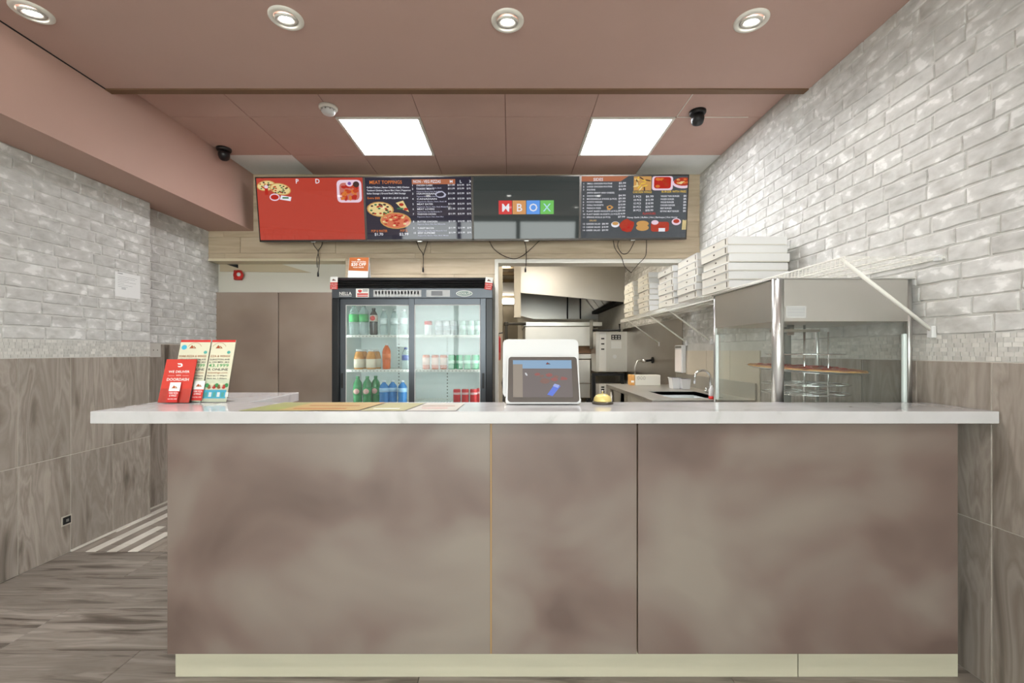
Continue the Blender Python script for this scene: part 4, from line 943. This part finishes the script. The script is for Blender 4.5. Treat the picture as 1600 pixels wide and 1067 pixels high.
flyer('white flyer with brown print on the worktop before the fridge post', [(-.38, 1.615), (-.20, 1.615), (-.19, 1.85), (-.35, 1.85)], mat('flyer_white', (192, 186, 176), .4), [(-.35, 1.74, -.22, 1.755, P_br), (-.34, 1.68, -.24, 1.69, P_r)])

# ---------------------------------------------------------------- pizza warmer
wx0, wx1, wy0, wy1 = 1.172, 1.782, 1.93, 2.54; wz0 = .862; wz1 = 1.578; wzm = 1.387
t = thing('pizza_warmer', 'stainless and glass rotating pizza warmer against the white brick wall', 'food warmer', ((wx0 + wx1) / 2, (wy0 + wy1) / 2, wz0))
MB().box(wx0, wx1, wy0, wy1, wz0, wz0 + .06, bev=.004).build('base', M_steel2, t)
MB().box(wx0 + .006, wx1 - .006, wy0 + .006, wy1 - .006, wzm, wz1 - .006).build('top_housing', M_steel2, t)
MB().box(wx0 - .004, wx1 + .004, wy0 - .004, wy1 + .004, wz1 - .006, wz1, bev=.002).build('lid', M_alu, t)
for k, (x, y) in enumerate(((wx0 + .016, wy0 + .016), (wx1 - .016, wy0 + .016), (wx0 + .012, wy1 - .012), (wx1 - .012, wy1 - .012))):
    r = (.024, .014, .010, .010)[k]; MB().lathe([(r, wz0 + .05), (r, wz1 - .005)], (x, y, 0), 20).build('post', M_alu, t)
MB().box(wx0 + .03, wx1 - .03, wy0 + .004, wy0 + .009, wz0 + .06, wzm).box(wx0 + .004, wx0 + .009, wy0 + .03, wy1 - .02, wz0 + .06, wzm).box(wx0 + .03, wx1 - .03, wy1 - .009, wy1 - .004, wz0 + .06, wzm).build('glass_pane', M_pane2, t)
MB().box(wx1 - .062, wx1 - .044, wy0 - .014, wy0 + .002, wz0 + .12, wzm - .055, bev=.005).build('door_handle', mat('handle_pale', (206, 216, 212), .2), t)
MB().box(wx0 - .014, wx0 + .002, wy1 - .08, wy1 - .062, wz0 + .12, wzm - .04, bev=.005).build('door_handle', mat('handle_pale', (206, 216, 212), .2), t)
MB().box(wx1 - .030, wx1 - .026, wy0 + .002, wy0 + .012, wz0 + .06, wzm).box(wx0 + .001, wx0 + .012, wy1 - .034, wy1 - .026, wz0 + .06, wzm).build('door_edge', M_alu, t)
fp = Flat(Matrix(((1, 0, 0, wx0 + .045), (0, 0, -1, wy0 + .005), (0, 1, 0, 1.455), (0, 0, 0, 1))), .0004); fp.rect(0, -.053, .09, 0, mat('ink_plate', (190, 190, 188), .5))
for k in range(6): fp.rect(.006, -.010 - k * .007, .084, -.0085 - k * .007, mat('ink_grey', (120, 122, 126), .5), k == 0)
fp.build('rating_plate', t)
ccx, ccy = 1.500, 2.235
MB().box(ccx + .02, ccx + .055, ccy - .0 + .19, ccy + .225, wz0 + .06, wzm).build('mast', M_plg, t)
MB().lathe([(.005, wz0 + .06), (.005, wzm)], (ccx, ccy, 0), 10).lathe([(.004, wz0 + .1), (.004, wzm - .04)], (ccx + .035, ccy - .12, 0), 10).build('spindle', M_chrome, t)
MB().box(ccx - .16, ccx + .06, ccy - .03, ccy + .03, wzm - .035, wzm - .022).lathe([(.016, wzm - .05), (.016, wzm)], (ccx - .07, ccy, 0), 12).build('drive_arm', M_steeld, t)
for z in (1.24, 1.09, 1.045):
    mb = MB(); rr = .17 if z > 1.2 else .19
    for r in (rr, rr * .55): mb.tube([(ccx + r * math.cos(a * PI / 14), ccy + r * math.sin(a * PI / 14), z) for a in range(28)], .0028, 6, True)
    for a in range(6): mb.tube([(ccx, ccy, z), (ccx + rr * math.cos(a * PI / 3), ccy + rr * math.sin(a * PI / 3), z)], .0025, 6)
    mb.build('rack', M_chrome, t)
Tz = Matrix.Translation((ccx, ccy, 1.160)) @ Matrix.Rotation(math.radians(2.2), 4, 'X') @ Matrix.Rotation(math.radians(2.4), 4, 'Y')
rk = MB()
for r in (.2, .1): rk.tube([Tz @ Vector((r * math.cos(a * PI / 14), r * math.sin(a * PI / 14), -.004)) for a in range(28)], .0028, 6, True)
for a in range(6): rk.tube([Tz @ Vector((0, 0, -.004)), Tz @ Vector((.2 * math.cos(a * PI / 3), .2 * math.sin(a * PI / 3), -.004))], .0025, 6)
rk.build('rack', M_chrome, t)
# the pizza on its pan
pt = thing('pizza', 'large pizza on a round pan inside the warmer', 'pizza', Tz.translation)
def rl(prof, n=40): return MB().lathe([(r, h) for r, h in prof], Tz.translation, n, M=Tz.to_3x3())
rl([(0, 0), (.245, 0), (.262, .006), (.262, .0075), (.244, .002), (0, .002)]).build('pan', M_alu, pt)
mb = MB(); n = 48; r_ = random.Random(5); prof = [(.250, .003), (.254, .008), (.248, .014), (.238, .014), (.230, .011)]; b = 0
for i, (r, h) in enumerate(prof):
    for k in range(n): a = 2 * PI * k / n; q = 1 + .008 * math.sin(5 * a) + r_.uniform(-.004, .004); mb.v.append(Tz @ Vector((r * q * math.cos(a), r * q * math.sin(a), h + r_.uniform(-.0012, .0018))))
for i in range(4):
    for k in range(n): mb.face([i * n + k, i * n + (k + 1) % n, (i + 1) * n + (k + 1) % n, (i + 1) * n + k], True)
mb.face([(n * 4) + k for k in range(n)]); mb.face([k for k in reversed(range(n))])
mb.build('crust', ramp_mat('pizza_crust', [(.3, (150, 96, 50)), (.6, (196, 152, 92)), (.8, (214, 182, 126))], 22, (1, 1, 1), rnd=False, vary=0, rough=.7), pt)
rl([(0, .012), (.235, .0115), (.232, .0135), (0, .015)]).build('cheese', ramp_mat('pizza_cheese', [(.38, (150, 62, 36)), (.52, (170, 84, 50)), (.70, (200, 150, 96))], 30, (1, 1, 1), rnd=False, vary=0, rough=.5), pt)
mb = MB()
for k in range(46):
    a = r_.uniform(0, 6.28); q = math.sqrt(r_.random()) * .2; c = Tz @ Vector((q * math.cos(a), q * math.sin(a), .016)); mb.lathe([(.014, 0), (.014, .004), (.010, .005)], c, 10)
mb.build('topping', mat('pepperoni', (146, 48, 26), .5), pt, kind='stuff')

# ---------------------------------------------------------------- wire shelf with pizza boxes
sx0 = 1.378; sx1 = XR - .010; sy0 = 1.805; sy1 = 5.46; sz = 1.647
t = thing('wire_shelf', 'long white wire shelf on the brick wall holding pizza boxes', 'shelf', ((sx0 + sx1) / 2, (sy0 + sy1) / 2, sz))
mb = MB()
mb.tube([(sx0, sy0, sz - .003), (sx0, sy1, sz - .003)], .0035, 6).tube([(sx0 - .002, sy0, sz - .042), (sx0 - .002, sy1, sz - .042)], .0035, 6)
mb.build('front_rail', M_wire, t)
mb = MB()
for x in (sx1, (sx0 + sx1) / 2, sx0 + .10, sx1 - .1): mb.tube([(x, sy0, sz - .006), (x, sy1, sz - .006)], .003, 6)
mb.build('long_rail', M_wire, t)
mb = MB(); n = int((sy1 - sy0) / .026)
for i in range(n + 1):
    y = sy0 + (sy1 - sy0) * i / n; mb.tube([(sx1, y, sz - .002), (sx0, y, sz - .002)], .0011, 4); mb.tube([(sx0, y, sz - .002), (sx0 - .003, y, sz - .042)], .0019, 4)
mb.build('deck_wire', M_wire, t, kind='stuff')
for yf in (1.86, 3.9, 4.45, 5.25):
    o = MB().tube([(sx0 + .003, yf - .03 if yf < 2 else yf, sz - .008), (XR - .012, yf, 1.345)], .0085 if yf < 2 else .007, 10).build('brace', M_wire, t)
    MB().box(XR - .022, XR - .0, yf - .012, yf + .012, 1.312, 1.362, bev=.003).build('brace_foot', M_plw, o)
for yy in (1.83, 2.9, 4.0, 5.1): MB().box(XR - .024, XR, yy - .012, yy + .012, sz - .016, sz + .008, bev=.003).build('wall_clip', M_plw, t)
# end caps near
pb = thing('pizza_box', 'x', 'pizza box', (0, 0, 0), 'white pizza boxes on the wire shelf')
bw, bd, bh_ = .375, .38, .0545
MB().box(-bw / 2 + .002, bw / 2 - .002, -bd / 2 + .002, bd / 2 - .002, .0005, bh_ - .004, bev=.001, seg=1).build('tray', M_cards, pb)
MB().box(-bw / 2, bw / 2, -bd / 2, bd / 2, bh_ - .006, bh_ - .001, bev=.001, seg=1).box(-bw / 2, bw / 2, -bd / 2, -bd / 2 + .0025, .006, bh_ - .003).build('lid', M_card, pb)
hm = MB().box(-bw / 2 - .0007, -bw / 2 + .004, -.012, .004, bh_ * .45, bh_ * .60).box(-bw / 2 - .0007, -bw / 2 + .004, -bd / 2 + .03, -bd / 2 + .034, .01, bh_ * .8).build('tab_slot', mat('slot_dark', (70, 62, 52), .8), pb)
stacks = [(2.74, 6, 'nearest the pizza warmer'), (3.20, 6, 'second from the warmer'), (3.665, 6, 'in the middle of the shelf'), (4.30, 7, 'second from the shelf far end'), (4.86, 7, 'at the shelf far end')]
rr = random.Random(11); first = True
for (y0, n, where) in stacks:
    for k in range(n):
        loc = (sx0 - .012 + bw / 2 + rr.uniform(-.006, .006), y0 + bd / 2 + rr.uniform(-.008, .008), sz + .001 + k * bh_)
        nm = ['bottom', 'second', 'third', 'fourth', 'fifth', 'sixth', 'topmost'][k] if k < n - 1 else 'topmost'
        lab = 'white pizza box, %s in the stack %s' % (nm + (' up' if nm not in ('bottom', 'topmost') else ''), where)
        if first: o = pb; o.location = loc; o['label'] = lab; first = False
        else: o = copy_tree(pb, None, loc, lab)
        o.rotation_euler = (0, 0, rr.uniform(-.02, .02))

# ---------------------------------------------------------------- kitchen
hy0, hy1 = 6.85, 8.9
t = thing('exhaust_hood', 'large stainless exhaust hood in the kitchen', 'exhaust hood', (.95, 7.9, 1.9))
hx0 = (805 - VX) * hy0 / F; hx1 = XR - .01
zl = H + (VY - 457) * hy0 / F; zr = H + (VY - 472) * hy0 / F; zc = 2.755
MB().prism([(hx0, zc), (hx0, zl + .05), (hx0 + .05, zl), (hx1, zr), (hx1, zc)], 'y', hy0, hy0 + .03).build('end_panel', M_steel2, t)
MB().prism([(hx0, zc), (hx0, 2.0), (hx0 + .4, 1.9), (hx1, 1.9), (hx1, zc)], 'y', hy1, hy1 + .03).build('end_panel', M_steel, t)
MB().box(hx0, hx0 + .03, hy0 + .03, hy1, 2.25, zc).build('front_panel', M_steel, t)
MB().box(hx0 + .03, hx1, hy0 + .03, hy1, zc - .04, zc).build('top_panel', M_steel2, t)
for k in range(4):
    y0 = hy0 + .15 + k * .47
    MB().prism([(1.30, 2.62), (1.72, 2.06), (1.74, 2.08), (1.32, 2.64)], 'y', y0, y0 + .44).build('baffle_filter', M_steeld, t)
MB().box(1.66, 1.78, hy0 + .03, hy1, 2.00, 2.055).build('grease_gutter', M_blackm, t)
MB().tube([(1.16, hy1 - .05, 1.9), (1.16, hy1 - .05, 2.5)], .012, 8).tube([(1.42, hy1 - .05, 1.9), (1.42, hy1 - .05, 2.5)], .012, 8).build('pipe', M_blackm, t)
solid('wall_back', (.16, XR, 9.0, 9.08, 0, 2.75), M_beige, 'beige wall behind the conveyor ovens', 'wall')
# conveyor ovens, two decks
def W(px, py, d): p = at(px, py, d); return p.x, p.z
t = thing('conveyor_oven', 'stacked pale stainless conveyor oven under the exhaust hood', 'oven', (.8, 7.6, 0))
x0, z1 = W(820, 503, 7.1); x1, _ = W(925, 503, 7.1)
zb_ = W(0, 541, 7.1)[1]
MB().box(x0, x1, 7.1, 8.4, zb_, z1 - .07, bev=.01).build('upper_body', M_steel2, t)
MB().box(x0 - .02, x1 + .16, 7.08, 8.42, z1 - .07, z1, bev=.006).build('top_cap', M_steel, t)
MB().box(x0 + .1, x1 - .0, 7.2, 8.3, W(0, 552, 7.1)[1], zb_).build('chamber', mat('oven_inside', (120, 92, 70), .5, .5), t)
MB().box(x0 - .2, x1 + .15, 7.12, 8.0, W(0, 561, 7.1)[1], W(0, 553, 7.1)[1], bev=.008).build('conveyor', M_steel2, t)
MB().box(x0, x1 - .02, 7.1, 8.4, W(0, 622, 7.1)[1], W(0, 562, 7.1)[1], bev=.01).build('lower_body', M_steel2, t)
MB().box(x0, x1 - .02, 7.09, 7.1, W(0, 600, 7.1)[1], W(0, 598, 7.1)[1]).build('seam', M_steeld, t)
for k in range(4): MB().box((x0, x1 - .08)[k % 2], (x0 + .06, x1 - .02)[k % 2], (7.12, 8.3)[k // 2], (7.18, 8.36)[k // 2], 0.001, W(0, 622, 7.1)[1]).build('leg', M_black, t)
def control(y0, y1, lab, d=6.7):
    a, zt = W(931, y0, d); b, zb = W(981, y1, d)
    t = thing('control_box', lab, 'oven control', ((a + b) / 2, d + .2, zb), 'oven control boxes')
    MB().box(a, b, d, d + .38, zb, zt, bev=.006).build('housing', M_steel2, t)
    s0, _ = W(936, y0, d); s1, _ = W(947, y0, d)
    MB().box(s0, s1, d - .012, d, zb + .01, zt - .01, bev=.003).build('side_strip', M_card, t)
    hh = zt - zb
    for k in range(3): MB().box(s0 + .03, s1 - .03, d - .018, d - .012, zt - hh * (.16 + .13 * k) - .02, zt - hh * (.16 + .13 * k)).build('button', M_black, t)
    p, q = W(955, 0, d)[0], W(970, 0, d)[0]
    MB().box(p, q, d - .006, d, zt - hh * .2, zt - hh * .08).build('display', M_blackm, t)
    for i in range(3):
        for j in range(2): MB().box(p + .015 + i * .045, p + .04 + i * .045, d - .009, d - .006, zt - hh * (.18 - .05 * j), zt - hh * (.155 - .05 * j)).build('key', M_plw, t)
    if hh > .4:
        MB().box(p, q + .01, d - .004, d, zt - hh * .42, zt - hh * .24).build('notice', M_card, t)
        MB().lathe([(.03, d - .006), (.03, d)], ((p + q) / 2 - .02, 0, zt - hh * .62), 16, 'y').build('badge', M_plw, t)
        MB().box(p - .03, q + .06, d - .005, d, zb + .02, zt - hh * .75, bev=.002).build('access_cover', M_steel2, t)
    return t
control(518, 581, 'pale oven control box with buttons at the kitchen back')
control(599, 628, 'lower oven control box partly behind the service bell')
# black pipework frame
d = 6.6
def pipe(lab, pts, r=.022, m=M_black, cat='pipe'):
    P = [at(x, y, d_) for x, y, d_ in pts]; t = thing('gas_pipe', lab, cat, P[0]); MB().tube(P, r, 10).build('pipe', m, t)
    for p in P[1:-1]: MB().lathe([(0, -r * 1.4), (r * 1.4, -r), (r * 1.4, r), (0, r * 1.4)], p, 10).build('elbow', m, t)
pipe('grey pipe beside the oven control box, bent towards the brick wall', [(924, 500, 6.66), (924, 545, 6.66)], .025, M_plg)
pipe('thin dark pipe above the oven control box', [(926, 516, 6.64), (968, 516, 6.64), (968, 506, 6.64)], .015)
pipe('dark bent pipe at the kitchen entrance above the terminal', [(791, 546, 7.02), (791, 506, 7.02), (822, 506, 7.02)], .026, mat('pipe_grey', (84, 80, 74), .4))
tb = thing('oven_stand', 'black metal stand under the oven control box', 'stand', (1.5, 6.9, 0))
a = W(925, 0, 6.7)[0]; b = W(970, 0, 6.7)[0]; z = W(0, 583, 6.7)[1]
MB().box(a, b + .06, 6.7, 6.73, z - .04, z).build('rail', M_black, tb)
for x in (a, b): MB().box(x, x + .05, 6.7, 6.75, 0.001, z - .04).build('leg', M_black, tb)
a = W(776.5, 0, 5.2); t = thing('fire_extinguisher', 'red extinguisher hanging on the kitchen side of the opening', 'extinguisher', (-.14, 5.2, 1.1))
p = at(779, 560, 5.2); q = at(779, 525, 5.2)
MB().lathe([(.02, p.z - .02), (.026, p.z), (.026, q.z - .03), (.012, q.z)], (p.x, 5.2, 0), 16).build('cylinder', M_redp, t)
MB().box(p.x - .018, p.x + .022, 5.165, 5.176, p.z - .02, p.z + .07).build('tag', mat('tag_orange', (210, 110, 90), .6), t)
MB().tube([(p.x, 5.2, q.z), (p.x, 5.2, q.z + .03), (p.x + .05, 5.2, q.z + .04)], .007, 8).build('valve', M_black, t)
MB().box(p.x - .01, p.x + .01, 5.2, 5.25, p.z + .05, q.z - .05).build('hanger', M_blackm, t)
po = solid('trim_8', (p.x - .06, p.x + .045, 5.25, 5.33, 0, 2.75), M_beige, 'pale kitchen post behind the fire extinguisher', 'post')

# prep table with sink
tx0, tx1, ty0, ty1, tz = 1.03, XR - .02, 3.18, 4.70, .90
t = thing('prep_table', 'stainless prep table with a sink along the kitchen wall', 'table', ((tx0 + tx1) / 2, 3.9, 0))
ax0, ax1, ay0, ay1 = 1.22, 1.62, 3.32, 3.86
MB().box(tx0, tx1, ty0, ay0, tz - .035, tz, bev=.003).box(tx0, tx1, ay1, ty1, tz - .035, tz, bev=.003).box(tx0, ax0, ay0, ay1, tz - .035, tz).box(ax1, tx1, ay0, ay1, tz - .035, tz).build('top', M_steel2, t)
MB().box(ax0 - .004, ax0, ay0, ay1, tz - .13, tz - .002).box(ax1, ax1 + .004, ay0, ay1, tz - .13, tz - .002).box(ax0, ax1, ay0 - .004, ay0, tz - .13, tz - .002).box(ax0, ax1, ay1, ay1 + .004, tz - .13, tz - .002).box(ax0, ax1, ay0, ay1, tz - .134, tz - .13).build('basin', mat('basin_steel', (206, 210, 211), .5), t)
MB().box(tx1 - .004, tx1 + .008, ty0, ty1, tz, tz + .12).build('backsplash', M_steel2, t)
MB().box(tx0 + .05, tx1 - .04, ty0 + .05, ty1 - .05, .25, .27).build('undershelf', M_steel2, t)
for k in range(4): MB().lathe([(.02, .001), (.02, tz - .035)], ((tx0 + .05, tx1 - .06)[k % 2], (ty0 + .06, ty1 - .06)[k // 2], 0), 12).build('leg', M_steel2, t)
fx, fy = 1.66, 3.62
t = thing('gooseneck_faucet', 'chrome gooseneck faucet on the prep table sink', 'faucet', (fx, fy, tz))
arc = [Vector((fx, fy, tz + .02)), Vector((fx - .005, fy, tz + .13))] + [Vector((fx - .07 + .065 * math.cos(a * PI / 10), fy, tz + .14 + .055 * math.sin(a * PI / 10))) for a in range(0, 11)] + [Vector((fx - .136, fy, tz + .085))]
MB().tube(arc, .010, 10).build('spout', M_chrome, t)
MB().lathe([(.024, 0), (.024, .012), (.014, .03)], (fx, fy, tz + .001), 14).box(fx - .012, fx + .012, fy - .10, fy + .10, tz + .004, tz + .018, bev=.003).build('base', M_chrome, t)
for s in (-1, 1): MB().lathe([(.012, .018), (.012, .04), (.008, .045)], (fx, fy + s * .085, tz), 10).box(fx - .006, fx + .03, fy + s * .085 - .004, fy + s * .085 + .004, tz + .04, tz + .048).build('handle', M_chrome, t)
def tub(lab, px0, px1, pt_, pb_, d_):
    a, zt = W(px0, pt_, d_); b, _ = W(px1, 0, d_); c = (a + b) / 2; w = (b - a) / 2; z0 = tz + .002; h = zt - z0
    t = thing('container', lab, 'container', (c, d_ + .05, z0), 'white tubs on the prep table'); mb = MB(); vs = []
    for q, zz in ((.72, z0), (1, z0 + h), (1.06, z0 + h), (1.06, z0 + h - .006), (.9, z0 + h - .006) ):
        pass
    T = [(-w * .72, z0), (w * .72, z0), (w, z0 + h), (-w, z0 + h)]
    MB().prism([(c + p, q) for p, q in T], 'y', d_, d_ + .10).build('body', M_plw, t)
    MB().box(c - w - .006, c + w + .006, d_ - .006, d_ + .106, z0 + h - .006, z0 + h, bev=.002).build('rim', M_plw, t)
tub('slanted white plastic tub beside the faucet, nearer the oven', 1050, 1064, 590, 612, 4.10); tub('white plastic tub right beside the faucet', 1065, 1080, 592, 612, 4.05)
a, zt = W(993, 586, 4.5); b, _ = W(1032, 0, 4.5)
t = thing('cutting_board_box', 'pale box with printed rings standing at the far end of the prep table', 'box', ((a + b) / 2, 4.55, tz))
MB().box(a, b, 4.5, 4.62, tz + .002, zt, bev=.003).build('carton', M_cards, t)
mb = MB()
for k in range(3): mb.tube([(a + .03 + k * .03 + .010 * math.cos(q * PI / 6), 4.498, zt - .03 + .016 * math.sin(q * PI / 6)) for q in range(12)], .0015, 4, True)
mb.build('printed_rings', M_plg, t)
a2, _ = W(984, 0, 4.55)
t = thing('orange_box', 'small orange carton beside the pale box on the prep table', 'box', (a2 + .03, 4.6, tz)); MB().box(a2, a - .004, 4.52, 4.62, tz + .002, zt, bev=.002).build('carton', mat('orange_carton', (206, 152, 86), .6), t); MB().box(a2 + .006, a - .01, 4.5185, 4.52, tz + .03, tz + .05).build('printed_band', P_w, t)
t = thing('towel_dispenser', 'tall white sheet dispenser on the kitchen wall above the sink', 'dispenser', (XR - .02, 4.55, 1.02))
MB().box(XR - .05, XR - .010, 4.46, 4.66, 1.03, 1.315, bev=.006).build('cover', M_plw, t); MB().box(XR - .052, XR - .05, 4.48, 4.64, 1.285, 1.305).build('slot', M_plg, t); MB().box(XR - .053, XR - .05, 4.48, 4.64, 1.04, 1.27).build('front_label', mat('sheet_pink', (232, 224, 220), .6), t)
t = thing('wall_spigot', 'chrome wall spigot with a thin hose on the stainless sheet', 'faucet', (XR - .02, 5.5, 1.1))
MB().lathe([(.04, -.022), (.04, -.012)], (XR, 5.5, 1.14), 16, 'x').tube([(XR - .02, 5.5, 1.14), (XR - .10, 5.5, 1.13)], .014, 8).build('body', M_blackm, t)
MB().lathe([(0, -.03), (.026, -.02), (.03, 0), (.026, .02), (0, .03)], (XR - .12, 5.5, 1.13), 12).build('valve', M_chrome, t)
MB().tube([(XR - .13, 5.5, 1.14), (XR - .20, 5.5, 1.13), (XR - .235, 5.5, 1.05), (XR - .24, 5.5, .9)], .010, 8).build('hose', M_alu, t)
bp = at(1110, 0, 3.27)
t = thing('squeeze_bottle', 'white bottle with a red base band standing by the pizza warmer', 'bottle', (bp.x, 3.25, tz))
MB().lathe([(.018, .02), (.02, .025), (.02, .07), (.010, .085), (.005, .10)], (bp.x, 3.25, tz + .001), 14).build('body', M_plw, t); MB().lathe([(.019, 0), (.021, .003), (.021, .02)], (bp.x, 3.25, tz + .001), 14).build('base_band', P_r, t)
# kitchen lights
for k, (x, y, lab) in enumerate(((.3, 5.3, 'kitchen ceiling light just behind the bulkhead'), (.0, 7.6, 'kitchen ceiling light left of the hood'))):
    t = thing('kitchen_light', lab, 'ceiling light', (x, y, 2.75), 'kitchen ceiling lights')
    MB().box(x - .62, x + .62 if k == 0 else min(x + .62, hx0 - .05), y - .32, y + .32, 2.735, 2.76).build('frame', M_white, t)
    MB().box(x - .58, x + .58 if k == 0 else min(x + .58, hx0 - .08), y - .28, y + .28, 2.730, 2.736).build('diffuser', M_kpanel, t)
t = thing('transom_light', 'bright horizontal strip light high on the far kitchen wall', 'strip light', (-.1, YK - .03, 2.6)); q0 = at(760, 474, YK - .05); q1 = at(803, 467, YK - .05)
MB().box(q0.x, q1.x, YK - .05, YK - .01, q0.z, q1.z).build('tube_cover', M_kpanel, t); MB().box(q0.x - .02, q1.x + .02, YK - .03, YK, q0.z - .03, q1.z + .03).build('frame', M_white, t)
